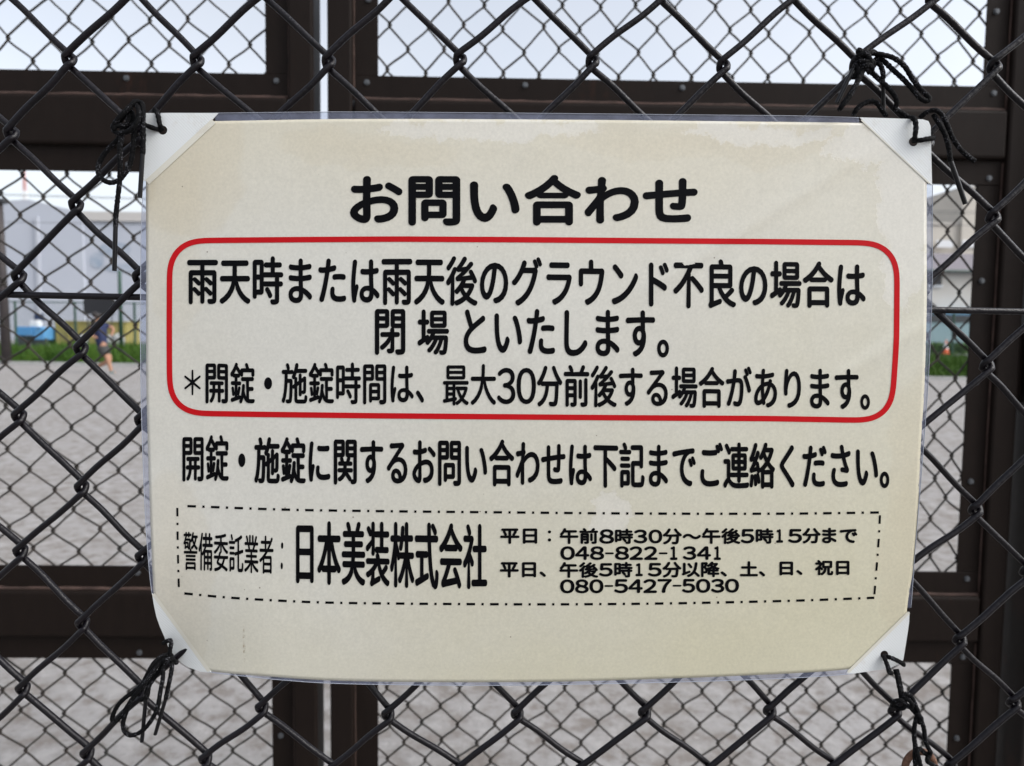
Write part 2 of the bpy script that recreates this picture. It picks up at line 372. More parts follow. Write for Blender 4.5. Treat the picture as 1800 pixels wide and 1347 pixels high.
def bolt_mesh():
    bm = bmesh.new()
    for rr, y0, y1, seg in ((.0050, 0, -.0012, 20), (.0039, -.0011, -.0034, 16)):
        r = bmesh.ops.create_cone(bm, cap_ends=True, segments=seg, radius1=rr, radius2=rr*.93, depth=abs(y1-y0))
        bmesh.ops.rotate(bm, verts=r['verts'], cent=(0, 0, 0), matrix=Matrix.Rotation(R(90), 3, 'X'))
        bmesh.ops.translate(bm, verts=r['verts'], vec=(0, (y0+y1)/2, 0))
    for rot in (0, 90):                        # cross slot as two low ridges
        r = bmesh.ops.create_cube(bm, size=1)
        bmesh.ops.scale(bm, verts=r['verts'], vec=(.0050, .0006, .0009))
        bmesh.ops.rotate(bm, verts=r['verts'], cent=(0, 0, 0), matrix=Matrix.Rotation(R(rot+20), 3, 'Y'))
        bmesh.ops.translate(bm, verts=r['verts'], vec=(0, -.0035, 0))
    me = bpy.data.meshes.new('bolt'); bm.to_mesh(me); bm.free(); me.materials.append(M_zinc); return me
BOLT = bolt_mesh()

RAILS = [(zz(1.646), zz(1.727)), (zz(.823), zz(.905))]
TOP, BOT = (2.262, 2.343), (.045, .126)
def gate_leaf(xl, xr, label, mesh_par):
    """xl, xr: outer edges of the stiles"""
    g = thing('gate_leaf', label, 'gate', ((xl+xr)/2, GY, 0), 'leaves of the brown double gate')
    st, fl, dp = .0405, .040, .055
    yf, yb = GY-.017, GY-.017+dp
    for a, c in ((xl, xl+st), (xr-st, xr)):
        m = MB(); m.box(a, c, yf, yb, BOT[0], TOP[1]); m.build('stile', M_steel, g, bevel=.004)
    xi0, xi1 = xl+st, xr-st
    bands = [BOT]+RAILS[::-1]+[TOP]
    for z0, z1 in bands:
        m = MB(); m.box(xi0+.0015, xi1-.0015, yf+.0015, yb-.002, z0, z1); m.build('rail', M_steel, g, bevel=.006, seg=3)
    par = mesh_par
    for n, (lo, hi) in enumerate(zip(bands[:-1], bands[1:])):
        z0, z1 = lo[1], hi[0]
        # flat bars clamping the mesh, set back from the tube faces
        y0, y1 = GY-.005, GY-.0005
        m = MB()
        m.box(xi0, xi1, y0, y1, z0+.0005, z0+fl); m.box(xi0, xi1, y0, y1, z1-fl, z1-.0005)
        m.box(xi0, xi0+fl, y0+.0012, y1-.001, z0+fl, z1-fl); m.box(xi1-fl, xi1, y0+.0012, y1-.001, z0+fl, z1-fl)
        m.build('clamp_bar', M_steel, g, bevel=.0008, seg=1)
        ox, oz, a, bh = par[n]
        weave(xi0+fl-.02, xi1-fl+.02, z0+fl-.02, z1-fl+.02, ox, oz, a, bh, GY+.007, .00175, .0019, 2, 6,
              warp=lambda i, j, p: np.array([.0035*math.sin(i*.9+j*1.7), 0, .003*math.sin(i*1.3-j*.8)])).build('wire_mesh', M_gatewire, g, smooth=True)
        # weld run left along the lower bar's junction with the tube, rusting
        wb = MB()
        xs = np.linspace(xi0+.002, xi1-.002, 60)
        wb.tube(np.stack([xs, np.full(60, GY-.006), np.full(60, z0+.001)+rng.normal(0, .0003, 60)], 1), .0030+.0012*rng.random(60), 6)
        for xe in (xi0+.001, xi1-.001):
            zs = np.linspace(z0+.004, z1-.004, 30)
            wb.tube(np.stack([np.full(30, xe)+rng.normal(0, .0002, 30), np.full(30, GY-.006), zs], 1), .0012+.0006*rng.random(30), 6)
        wb.build('weld_bead', M_rustbead, g, smooth=True)
        # bolts along the bars
        spots = []
        nx = 5
        for q in range(nx):
            xq = xi0+fl*.55+(xi1-xi0-fl*1.1)*q/(nx-1)
            spots += [(xq, z0+fl*.72), (xq, z1-fl*.72)]
        for q in (1, 2, 3):
            zq = z0+fl*.7+(z1-z0-fl*1.4)*q/4
            spots += [(xi0+fl*.62, zq), (xi1-fl*.62, zq)]
        for xq, zq in spots:
            o = bpy.data.objects.new('bolt', BOLT); COL.objects.link(o)
            o.location = (xq, y0+.0004, zq); o.rotation_euler = (0, random.random()*3, 0); keep(o, g)
    # hinge lugs on the outer stile
    return g
leafL = gate_leaf(-1.406, -.309, 'brown steel gate leaf on the left, hung with chain link mesh, behind the notice',
                  [(-.387, .42, .0365, .0352)]+[(-.50, 1.2, .0372, .0352), (-.45, 1.95, .0325, .0365)])
leafR = gate_leaf(-.2865, .8755, 'brown steel gate leaf on the right, narrower mesh, beside the rusty gate post',
                  [(-.19, .42, .0305, .0322), (.70, 1.2, .0262, .0350), (-.19, 1.95, .0315, .0370)])
def hinges(leaf, xa, xb):
    for z in (.45, 1.25, 1.98):
        m = MB(); m.tube([((xa+xb)/2, GY+.012, z-.06), ((xa+xb)/2, GY+.012, z+.06)], .011, 12)
        m.box(min(xa, xb)-.02, max(xa, xb)+.02, GY+.024, GY+.030, z-.045, z+.045)
        m.build('hinge', M_steel, leaf)
def gate_post(x0, x1, label):
    m = MB(); m.box(x0, x1, GY-.045, GY+.075, -.02, 2.42); m.box(x0-.006, x1+.006, GY-.051, GY+.081, 2.42, 2.432)
    o = m.build('gate_post', M_post, None, bevel=.005)
    return tag(o, label, 'post')
gate_post(.899, 1.02, 'rust-mottled brown square post at the right end of the gate')
gate_post(-1.55, -1.429, 'brown square post at the left end of the gate')
hinges(leafR, .8755, .899); hinges(leafL, -1.429, -1.406)

# ================================================================== THE CHAIN LINK FENCE THE NOTICE HANGS ON
FY, FR = .400, .00172
A_, B_ = .03483, .03770
OX, OZ = -.2268+.0005, zz(1.4895)
seen = {(0,0):(122,107),(2,0):(346.5,108.6),(4,0):(578,109.6),(6,0):(808.8,105),(8,0):(1041.7,107.6),(10,0):(1271.8,115),(12,0):(1506,112),(14,0):(1748,115),
        (-1,1):(20,237),(0,2):(134,363.5),(-1,3):(33.4,489),(1,3):(245.6,490),(0,4):(142,615.4),(-1,5):(33.4,734),(1,5):(249,740.7),(0,6):(143.7,859),
        (-1,7):(36,971.7),(1,7):(250,981),(0,8):(145,1098),(-1,9):(40,1213),(1,9):(246,1217),(0,10):(153,1326.7),(3,9):(460,1245),(5,9):(681.7,1256.7),(7,9):(909,1255),
        (9,9):(1133,1251.7),(11,9):(1353,1248),(13,9):(1573,1248),(14,8):(1687,1123),(15,9):(1781.7,1233),(14,2):(1746,380),(14,4):(1735,641.5),(14,6):(1715,894)}
res = []
for (i, j), (px, py) in seen.items():
    p = on(px, py, FY); res.append((i*A_+OX, OZ-j*B_, p.x-(OX+i*A_), p.z-(OZ-j*B_)))
res = np.array(res)
def near_warp(i, j, p):
    d2 = (res[:, 0]-p[0])**2+(res[:, 1]-p[2])**2
    wgt = np.exp(-d2/(2*.030**2)); k = np.argmin(d2)
    if d2[k] < 1e-8: return np.array([res[k, 2], 0, res[k, 3]])
    s = wgt.sum(); q = (wgt[:, None]*res[:, 2:]).sum(0)/(s+.25)
    return np.array([q[0]+.0012*math.sin(i*2.1+j*.7), 0, q[1]+.0010*math.sin(i*1.1-j*1.9)])
fence = thing('chain_link_fence', 'dark brown coated chain link fence in front, carrying the notice', 'fence', (0, FY, 0))
weave(-1.42, 1.42, .06, 2.10, OX, OZ, A_, B_, FY, FR, .0021, 4, 10, warp=near_warp).build('wire_mesh', M_wire, fence, smooth=True)
tl, trr = on(0, 517, FY), on(1800, 549, FY); dx = (trr-tl)/(trr.x-tl.x)
m = MB()
xs = np.linspace(-1.42, 1.42, 90)
m.tube(np.stack([xs, np.full(90, FY), tl.z+(xs-tl.x)*dx.z+.0004*np.sin(xs*9)], 1), .0018, 10); m.build('tension_wire', M_wire, fence, smooth=True)
for z in (.07, 2.09):
    m = MB(); m.tube([(-1.42, FY, z), (1.42, FY, z)], .0018, 10); m.build('tension_wire', M_wire, fence, smooth=True)
for x in (-1.44, 1.44):
    m = MB(); m.tube([(x, FY+.01, 0), (x, FY+.01, 2.16)], .024, 20); m.tube([(x, FY+.01, 2.16), (x, FY+.01, 2.17), (x, FY+.01, 2.178)], [.027, .025, .012], 20)
    m.build('post', M_steel, fence, smooth=False)

# ================================================================== THE LAMINATED NOTICE
def interp(curve, t):
    P = np.asarray(curve, float); d = np.r_[0, np.cumsum(np.linalg.norm(np.diff(P, axis=0), axis=1))]; d /= d[-1]
    S = smooth_path(P, 8); ds = np.r_[0, np.cumsum(np.linalg.norm(np.diff(S, axis=0), axis=1))]; ds /= ds[-1]
    return np.stack([np.interp(t, ds, S[:, 0]), np.interp(t, ds, S[:, 1])], -1)
RIDGES = [((1560, 245), (1120, 520)), ((1640, 560), (1440, 690)), ((1000, 225), (900, 300))]
def sheet_y(px, py):
    """depth of the sheet where the photograph shows this pixel: a slightly bowed sheet, its foot corner curled back"""
    u = np.clip((px-250)/1390, 0, 1); v = np.clip((py-200)/1000, 0, 1)
    y = FY-.0090-.0045*np.sin(np.pi*u)*np.sin(np.pi*v)
    d = np.hypot(px-280, py-1175); y = y+.0105*np.clip(1-d/230, 0, 1)**2
    d = np.hypot(px-1600, py-1175); y = y+.003*np.clip(1-d/200, 0, 1)**2
    for (x0, y0), (x1, y1) in RIDGES:
        L = math.hypot(x1-x0, y1-y0); tx, ty = (x1-x0)/L, (y1-y0)/L
        s = (px-x0)*tx+(py-y0)*ty; n = -(px-x0)*ty+(py-y0)*tx
        y = y-.00055*np.exp(-(n/15)**2)/(1+np.exp(-(s-20)/20))/(1+np.exp((s-L+20)/20))
    return y
fv, rv, uv_ = np.array(f_), np.array(r_), np.array(u_)
def sheet(px, py, lift=0.0):
    px = np.asarray(px, float); py = np.asarray(py, float)
    d = fv[None]+rv[None]*((px-CX)/FPX)[:, None]-uv_[None]*((py-CY)/FPX)[:, None]
    t = (sheet_y(px, py)-lift)/d[:, 1]
    P = d*t[:, None]; P[:, 2] += CAMZ; return P

notice = thing('notice', 'yellowed laminated paper notice with black Japanese lettering and a red rounded frame', 'sign', (0, FY-.01, 1.28))
P_top = [(257, 214), (385, 213), (600, 209.5), (900, 210), (1200, 212.5), (1500, 216), (1630, 218)]
P_bot = [(276, 1160), (370, 1180), (480, 1190), (600, 1197), (800, 1199.5), (1000, 1198), (1200, 1192), (1300, 1188), (1467, 1179), (1588, 1163)]
P_lef = [(257, 214), (256.5, 330), (257, 450), (257, 650), (259, 750), (263, 880), (266, 960), (270, 1050), (276, 1160)]
P_rig = [(1630, 218), (1629, 330), (1629, 450), (1629, 540), (1625, 680), (1619, 775), (1612, 925), (1605, 1000), (1595, 1066), (1588, 1163)]
nu, nv = 230, 170
U = np.linspace(0, 1, nu); V_ = np.linspace(0, 1, nv)
ct, cb, cl, cr_ = interp(P_top, U), interp(P_bot, U), interp(P_lef, V_), interp(P_rig, V_)
u, v = U[None, :, None], V_[:, None, None]
G = (1-v)*ct[None]+v*cb[None]+(1-u)*cl[:, None]+u*cr_[:, None]-((1-u)*(1-v)*ct[0]+u*(1-v)*ct[-1]+(1-u)*v*cb[0]+u*v*cb[-1])
G = G.reshape(-1, 2)
bm = bmesh.new()
bv = [bm.verts.new((x, y, 0)) for x, y in G]
for a in range(nv-1):
    for c in range(nu-1):
        k = a*nu+c; bm.faces.new((bv[k], bv[k+nu], bv[k+nu+1], bv[k+1]))
# corners cut away under the white corner pieces
for (x0, y0), (x1, y1), keepside in (((366, 206), (250, 313), (900, 700)), ((1518, 205), (1645, 322), (900, 700)), ((262, 1047), (366, 1190), (900, 700)), ((1605, 1082), (1488, 1190), (900, 700))):
    n = Vector((-(y1-y0), x1-x0, 0)).normalized()
    if n.dot(Vector((keepside[0]-x0, keepside[1]-y0, 0))) > 0: n = -n
    bmesh.ops.bisect_plane(bm, geom=bm.verts[:]+bm.edges[:]+bm.faces[:], plane_co=(x0, y0, 0), plane_no=n, clear_outer=True)
co = np.array([vv.co[:] for vv in bm.verts]); W = sheet(co[:, 0], co[:, 1])
for vv, q in zip(bm.verts, W): vv.co = q
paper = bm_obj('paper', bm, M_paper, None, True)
if paper.data.polygons[0].normal.y > 0: paper.data.flip_normals()
so = paper.modifiers.new('thickness', 'SOLIDIFY'); so.thickness = .00018; so.offset = -1
keep(paper, notice)

# clear margin of the laminate
F_top = [(254, 199), (385, 199), (600, 197), (900, 199), (1200, 202), (1400, 204), (1510, 207), (1634, 210)]
F_rig = [(1634, 210), (1639, 300), (1639, 400), (1638, 530), (1631, 680), (1620, 830), (1608, 975), (1602, 1060), (1596, 1110), (1588, 1163)]
F_bot = [(330, 1173), (370, 1182), (440, 1190), (500, 1196), (600, 1202), (800, 1205), (1000, 1203.5), (1300, 1196), (1493, 1185), (1588, 1165)]
F_lef = [(254, 199), (251, 320), (247.5, 450), (247, 620), (249, 740), (255, 900), (262, 1000), (267, 1043)]
def film(outer, inner, t0, t1, crinkle):
    t = np.linspace(t0, t1, 160); o = interp(outer, t)
    dn = interp(inner, np.linspace(0, 1, 600)); k = ((o[:, None]-dn[None])**2).sum(-1).argmin(1); i = dn[k]
    inn = i+(i-o)/np.maximum(np.linalg.norm(i-o, axis=1, keepdims=True), 1e-6)*2.5
    rows = [o*(1-q)+inn*q for q in (0, .33, .66, 1)]
    Pm = np.concatenate(rows); lift = np.concatenate([(.00012+crinkle*np.sin(t*70+q*2)*np.sin(t*193+q*5)*(1 if 0 < q < 3 else .3)) for q in range(4)])
    W = sheet(Pm[:, 0], Pm[:, 1], lift-.00022)
    n = len(t); F = [(a*n+c, (a+1)*n+c, (a+1)*n+c+1, a*n+c+1) for a in range(3) for c in range(n-1)]
    return W, F
mb = MB()
for o, i, a, c, cr in ((F_top, P_top, .09, .91, .00003), (F_bot, P_bot, .03, .925, .00004), (F_lef, P_lef, .135, 1, .00022), (F_rig, P_rig, .12, .90, .00022)):
    mb.add(*film(o, i, a, c, cr))
fm = mb.build('film_margin', M_film, notice, smooth=True)
mb = MB(); M_edge = mat('cut_film_edge', (.30, .32, .37), .25)
for o, a, c in ((F_top, .085, .91), (F_bot, .03, .93), (F_lef, .135, 1), (F_rig, .12, .90)):
    q = interp(o, np.linspace(a, c, 140)); mb.tube(sheet(q[:, 0], q[:, 1], .0001), .00017, 6)
mb.build('film_edge', M_edge, notice, smooth=True)

def fill2d(loops, split=0):
    """filled 2D outline (even-odd) -> verts (px), faces"""
    cu = bpy.data.curves.new('outline', 'CURVE'); cu.dimensions = '2D'; cu.fill_mode = 'BOTH'
    for L in loops:
        s = cu.splines.new('POLY'); s.points.add(len(L)-1); s.use_cyclic_u = True
        s.points.foreach_set('co', np.c_[np.asarray(L)/1000.0, np.zeros(len(L)), np.ones(len(L))].ravel())
    o = bpy.data.objects.new('outline', cu); COL.objects.link(o)
    dg = bpy.context.evaluated_depsgraph_get()
    me = bpy.data.meshes.new_from_object(o.evaluated_get(dg))
    if split:
        bm = bmesh.new(); bm.from_mesh(me)
        for q in range(-3, 170):
            for n in ((1, 0, 0), (0, 1, 0)):
                pass
        for _ in range(split):
            long = [e for e in bm.edges if e.calc_length() > .012]
            if not long: break
            bmesh.ops.subdivide_edges(bm, edges=long, cuts=1); bmesh.ops.triangulate(bm, faces=bm.faces[:])
        bm.to_mesh(me); bm.free()
    V = np.array([q.co[:2] for q in me.vertices])*1000.0; F = [tuple(p.vertices) for p in me.polygons]
    bpy.data.objects.remove(o); bpy.data.curves.remove(cu); bpy.data.meshes.remove(me)
    return V, F
def lay(name, loops, material, lift, parent=None, split=0, smooth=True):
    V, F = fill2d(loops, split); W = sheet(V[:, 0], V[:, 1], lift)
    o = mesh_obj(name, W, F, material, None, smooth)
    me = o.data
    if len(me.polygons) and sum(p.normal.y for p in me.polygons) > 0: me.flip_normals()
    if parent is not None: keep(o, parent)
    return o
def circle(x, y, r, n=28): return [(x+r*math.cos(q*2*math.pi/n), y+r*math.sin(q*2*math.pi/n)) for q in range(n)]
PATCH = [([(254,199),(300,198.6),(384,198.8),(372,212),(315,264),(257,318),(251,318),(252,260)], (286,229,8), ((384,212),(257,330))),
         ([(1511,206.5),(1570,208.2),(1622,210),(1632,213),(1636,222),(1638.5,326),(1634,322),(1575,266)], (1605.6,249.3,8), ((1505,212),(1632,332))),
         ([(267,1043),(271,1067),(275,1085),(281,1102),(288,1118),(296,1138),(306,1152),(318,1165),(330,1173),(352,1180.5),(372,1183),(340,1138),(300,1083)], (299,1127,5), ((262,1035),(385,1185))),
         ([(1599,1076),(1598,1095),(1596,1110),(1588,1160),(1582,1168),(1560,1175.5),(1500,1184.5),(1488,1184),(1540,1134)], (1554.6,1151,7), ((1600,1066),(1480,1180)))]
for outline, (hx, hy, hr), hyp in PATCH:
    o = lay('corner_piece', [outline, circle(hx, hy, hr)], M_patch, .00025, None, split=6, smooth=False)
    s = o.modifiers.new('thickness', 'SOLIDIFY'); s.thickness = .0003; s.offset = -1
    keep(o, notice)
# yellowed seams along the long side of the corner pieces
for A, Bp, wd in (((384, 212), (257, 329), 10), ((1508, 207), (1638, 328), 2.5), ((268, 1037), (374, 1184), 6), ((1601, 1070), (1484, 1185), 5)):
    A, Bp = np.array(A, float), np.array(Bp, float); t = (Bp-A)/np.linalg.norm(Bp-A); n = np.array([-t[1], t[0]])
    c = np.array([940, 690.]);
    if np.dot(c-A, n) < 0: n = -n
    A2, B2 = A+t*7, Bp-t*7
    lay('corner_seam', [[A2-n*wd, A2, B2, B2-n*wd]], M_patchedge, .00032, notice, split=6)

# ---- lettering: outlines of Blender's own font, ends rounded off like a round gothic face
_glyph = {}
def glyph(ch):
    if ch in _glyph: return _glyph[ch]
    cu = bpy.data.curves.new('glyph', 'FONT'); cu.body = ch; cu.fill_mode = 'NONE'; cu.resolution_u = 5
    o = bpy.data.objects.new('glyph', cu); COL.objects.link(o)
    me = bpy.data.meshes.new_from_object(o.evaluated_get(bpy.context.evaluated_depsgraph_get()))
    co = np.array([q.co[:2] for q in me.vertices]); nb = {}
    for e in me.edges:
        a, c = e.vertices; nb.setdefault(a, []).append(c); nb.setdefault(c, []).append(a)
    seen_, loops = set(), []
    for s in range(len(co)):
        if s in seen_ or s not in nb: continue
        L, prev, cur = [], None, s
        while cur not in seen_:
            seen_.add(cur); L.append(cur)
            nx = [q for q in nb[cur] if q != prev and q not in seen_]
            if not nx: break
            # keep the direction in which the font stores its outline
            nxt = cur+1 if cur+1 in nx else nx[0]
            prev, cur = cur, nxt
        if len(L) > 2: loops.append(co[L])
    bpy.data.objects.remove(o); bpy.data.curves.remove(cu); bpy.data.meshes.remove(me)
    loops = [clean(L) for L in loops]
    loops = orient([L for L in loops if len(L) > 2])
    _glyph[ch] = [roundoff(L) for L in loops]
    return _glyph[ch]
def clean(L):
    keep_ = [i for i in range(len(L)) if np.linalg.norm(L[i]-L[i-1]) > 1e-4]; return L[keep_]
def area(L): x, y = L[:, 0], L[:, 1]; return .5*np.sum(x*np.roll(y, -1)-y*np.roll(x, -1))
def inside(p, L):
    x, y = p; X, Y = L[:, 0], L[:, 1]; X2, Y2 = np.roll(X, -1), np.roll(Y, -1)
    c = (Y > y) != (Y2 > y); xi = X+(y-Y)/np.where(Y2 == Y, 1e-12, Y2-Y)*(X2-X)
    return bool(np.sum(c & (x < xi)) % 2)
def orient(loops):
    o = []
    for i, L in enumerate(loops):
        d = sum(inside(L[0]+1e-5, K) for j, K in enumerate(loops) if j != i)
        o.append(L[::-1] if (area(L) > 0) != (d % 2 == 0) else L)       # ink to the left of the outline
    return o
def roundoff(L, rmax=.050):
    n = len(L); d_in = L-np.roll(L, 1, 0); d_out = np.roll(L, -1, 0)-L
    turn = np.arctan2(d_in[:, 0]*d_out[:, 1]-d_in[:, 1]*d_out[:, 0], (d_in*d_out).sum(1))
    corner = turn > R(33)
    if not corner.any(): return L
    seg = np.linalg.norm(d_out, axis=1); cum = np.r_[0, np.cumsum(seg)]; tot = cum[-1]
    ci = np.flatnonzero(corner); pos = cum[ci]
    def at(s):
        s = s % tot; k = min(np.searchsorted(cum, s, 'right')-1, n-1); return L[k]+(L[(k+1) % n]-L[k])*((s-cum[k])/max(seg[k], 1e-9))
    m = len(ci); gap = np.array([(pos[(q+1) % m]-pos[q]) % tot if m > 1 else tot for q in range(m)])
    gap[gap == 0] = tot
    T = []
    for q in range(m):
        T.append(min(rmax*math.tan(min(turn[ci[q]], R(120))/2), .495*gap[q], .495*gap[q-1]))
    outp = []
    for q in range(m):
        s0 = pos[q]; t = T[q]; p0, p1, c = at(s0-t), at(s0+t), L[ci[q]]
        for w in np.linspace(0, 1, 7):
            a = p0+(c-p0)*.56; d = p1+(c-p1)*.56
            outp.append((1-w)**3*p0+3*(1-w)**2*w*a+3*(1-w)*w*w*d+w**3*p1)
        e0, e1 = s0+t, s0+gap[q]-T[(q+1) % m]
        k = ci[q]+1
        while True:
            sk = cum[k % n]+tot*(k//n)
            if sk >= e1-1e-6 or k > ci[q]+n: break
            if sk > e0+1e-6: outp.append(L[k % n])
            k += 1
    return np.array(outp)
def fatten(L, d):
    if d == 0 or len(L) < 4: return L
    a = L-np.roll(L, 1, 0); c = np.roll(L, -1, 0)-L
    a /= np.maximum(np.linalg.norm(a, axis=1, keepdims=True), 1e-9); c /= np.maximum(np.linalg.norm(c, axis=1, keepdims=True), 1e-9)
    na = np.c_[a[:, 1], -a[:, 0]]; nc = np.c_[c[:, 1], -c[:, 0]]
    s = na+nc; k = d/np.maximum((1+(na*nc).sum(1)), .35)
    return L+s*k[:, None]
def bbox(ch):
    g = np.concatenate(glyph(ch)); return g[:, 0].min(), g[:, 0].max(), g[:, 1].min(), g[:, 1].max()
def run(text, xl, xr, refs, fat=.5):
    """text on the em grid: ink from xl to xr; refs: (char index, ink top, ink bottom) in pixels"""
    n = len(text); b0, b1 = bbox(text[0]), bbox(text[-1])
    s = (xr-xl)/(n-1+b1[1]-b0[0]); x0 = xl-b0[0]*s; loops = []
    rx, ra, rb = [], [], []
    for i, tp, bt in refs:
        q = bbox(text[i]); sy = (bt-tp)/(q[3]-q[2]); rx.append(i+.5); ra.append(sy); rb.append(bt+q[2]*sy)   # y = base - sy*g
    for i, ch in enumerate(text):
        if ch in ' \u3000': continue
        ls = []
        for L in glyph(ch):
            gx = L[:, 0]+i; sy = np.interp(gx, rx, ra); yb = np.interp(gx, rx, rb)
            ls.append(np.c_[x0+gx*s, yb-sy*L[:, 1]])
        loops.append((ls, fat))
    return loops
def boxed(ch, xl, xr, tp, bt, fat=.5):
    """one glyph stretched to an ink box"""
    q = bbox(ch); loops = []
    for L in glyph(ch):
        loops.append(np.c_[xl+fat+(L[:, 0]-q[0])/(q[1]-q[0])*(xr-xl-2*fat), bt-fat-(L[:, 1]-q[2])/(q[3]-q[2])*(bt-tp-2*fat)])
    return [(loops, fat)]
def oval(x0, x1, y0, y1): return [[((x0+x1)/2+(x1-x0)/2*math.cos(t), (y0+y1)/2+(y1-y0)/2*math.sin(t)) for t in np.linspace(0, 2*math.pi, 22, endpoint=False)]]
def fill_glyph(loops):
    """even-odd fill by constrained Delaunay triangulation"""
    P, E = [], []
    for L in loops:
        L = np.asarray(L, float); k = len(P); n = len(L); P += [Vector((x/100, y/100)) for x, y in L]; E += [(k+i, k+(i+1) % n) for i in range(n)]
    vo, eo, fo, *_ = delaunay_2d_cdt(P, E, [], 0, 1e-7)
    V = np.array([(q.x, q.y) for q in vo])*100; T = np.array(fo); C = V[T].mean(1); odd = np.zeros(len(T), int)
    for L in loops:
        X, Y = np.asarray(L, float).T; X2, Y2 = np.roll(X, -1), np.roll(Y, -1)
        c = (Y[None] > C[:, 1:2]) != (Y2[None] > C[:, 1:2])
        xi = X[None]+(C[:, 1:2]-Y[None])/np.where(Y2 == Y, 1e-12, Y2-Y)[None]*(X2-X)[None]
        odd += (c & (C[:, 0:1] < xi)).sum(1)
    return V, [tuple(t) for t in T[odd % 2 == 1]]
def ink(name, glyphs):
    """each glyph filled on its own, then its outline inked over with a thin band to give the heavier weight"""
    Vs, Fs, k = [], [], 0
    for g in glyphs:
        base, fat = (g, 0) if isinstance(g, list) else g
        V, F = fill_glyph(base)
        Vs.append((V, .00016)); Fs += [tuple(i+k for i in f) for f in F]; k += len(V)
        if not fat: continue
        for n_, L in enumerate(base):
            L = np.asarray(L, float)
            L = L[np.linalg.norm(L-np.roll(L, 1, 0), axis=1) > .05]; n = len(L)
            if n < 3: continue
            a = L-np.roll(L, 1, 0); c = np.roll(L, -1, 0)-L
            a /= np.linalg.norm(a, axis=1, keepdims=True); c /= np.linalg.norm(c, axis=1, keepdims=True)
            t = np.c_[a[:, 1]+c[:, 1], -a[:, 0]-c[:, 0]]/np.maximum(1+(a*c).sum(1), .5)[:, None]*fat
            Vs.append((np.vstack([L+t, L-t]), .00019+.00001*n_))
            Fs += [(k+i, k+(i+1) % n, k+n+(i+1) % n, k+n+i) for i in range(n)]; k += 2*n
    W = np.concatenate([sheet(V[:, 0], V[:, 1], l) for V, l in Vs])
    o = mesh_obj(name, W, Fs, M_ink, None, False)
    return keep(o, notice)
def flat(P): P = np.array(P, float); P[:, 1] *= -1; return P
def tri_area(P): x, y = P[:, 0], P[:, 1]; return .5*np.sum(x*np.roll(y, -1)-y*np.roll(x, -1))
ink('title_lettering', run('お問い合わせ', 618, 1223.5, [(1, 312.5, 394), (3, 310.5, 394)], 2.9))
L = run('雨天時または雨天後のグラウンド不良の場合は', 330.5, 1520, [(0, 458.6, 533.5), (7, 457.8, 534.2), (14, 463.3, 537.7), (19, 461.3, 540)], 1.65)
L += run('閉', 660.5, 711, [(0, 545, 622.5)], 1.65)+run('場', 735.6, 787.8, [(0, 545.8, 622.5)], 1.65)
L += run('といたします。', 816.6, 1174.5, [(0, 545.8, 620.2), (5, 547.3, 625.6)], 1.65)
L += boxed('＊', 324, 352.7, 650, 695, .4)
L += run('開錠', 362.2, 446.7, [(0, 640.2, 708.4), (1, 639.4, 708.4)], 1.15)+[oval(464.3, 478.3, 663.4, 684.8)]
L += run('施錠時間は、', 496.3, 744.2, [(0, 639.4, 708.4), (3, 641.7, 710.3)], 1.15)+run('最大', 779.5, 871, [(0, 643.3, 712.3)], .95)
L += boxed('３', 873.9, 906.1, 646.7, 710.8, 1.1)+boxed('０', 908, 942.3, 646.7, 710.8, 1.1)
L += run('分前後する場合があります。', 945.4, 1528, [(0, 644.5, 713.5), (6, 646.4, 716.2), (11, 649.9, 718.1)], 1.35)
ink('closure_lettering', L)
L = run('開錠', 321.7, 400.8, [(0, 769.7, 845.7)], 1.2)+[oval(418.8, 431.3, 797.2, 821.3)]
L += run('施錠に関するお問い合わせは下記までご連絡ください。', 448.5, 1562, [(0, 770.1, 848.4), (3, 774.3, 851.1), (9, 774.3, 854.2), (14, 779.8, 856.5), (19, 779.8, 858.1)], 1.5)
ink('contact_lettering', L)
L = run('警備委託業者', 323, 480.4, [(0, 935.6, 1002), (5, 942.3, 1008.7)], .5)+[oval(494, 498, 953.5, 965), oval(493.3, 497.3, 989, 1001)]
L += run('日本美装株式会社', 521.8, 855, [(0, 925.3, 1024), (6, 921.7, 1033.7), (7, 922.7, 1034)], 1.6)
ink('company_lettering', L)
fa = 1.2
L = run('平日', 880.3, 943.3, [(0, 930.3, 955.3)], fa)+[oval(962.9, 968.9, 932.6, 938), oval(962.9, 968.9, 946.6, 952.2)]
L += run('午前', 985, 1050.3, [(0, 929.7, 955.5)], fa)+boxed('８', 1053.3, 1079.6, 930.4, 956.2, fa)+run('時', 1082, 1112, [(0, 930.7, 955.5)], fa)
L += boxed('３', 1114, 1137.8, 931, 955.6, fa)+boxed('０', 1140, 1164.4, 931, 955.6, fa)+run('分', 1166.3, 1197.5, [(0, 930.3, 956)], fa)
L += boxed('～', 1200, 1232.2, 938.4, 948.2, fa)+run('午後', 1235, 1300.3, [(0, 929.7, 955.5)], fa)+boxed('５', 1302.2, 1326, 930, 955.6, fa)
L += run('時', 1329.6, 1359, [(0, 930, 955)], fa)+boxed('１', 1364.4, 1376.7, 930.4, 954.4, fa)+boxed('５', 1385.6, 1410, 930, 954.9, fa)
L += run('分', 1411.7, 1441.5, [(0, 929.6, 954.3)], fa)+run('まで', 1446.3, 1506, [(0, 929, 954.2)], fa)
dash = lambda x0, x1, y0, y1: [[[(x0+1.5, y0), (x1-1.5, y0), (x1-.3, y0+1), (x1-.3, y1-1), (x1-1.5, y1), (x0+1.5, y1), (x0+.3, y1-1), (x0+.3, y0+1)]]]
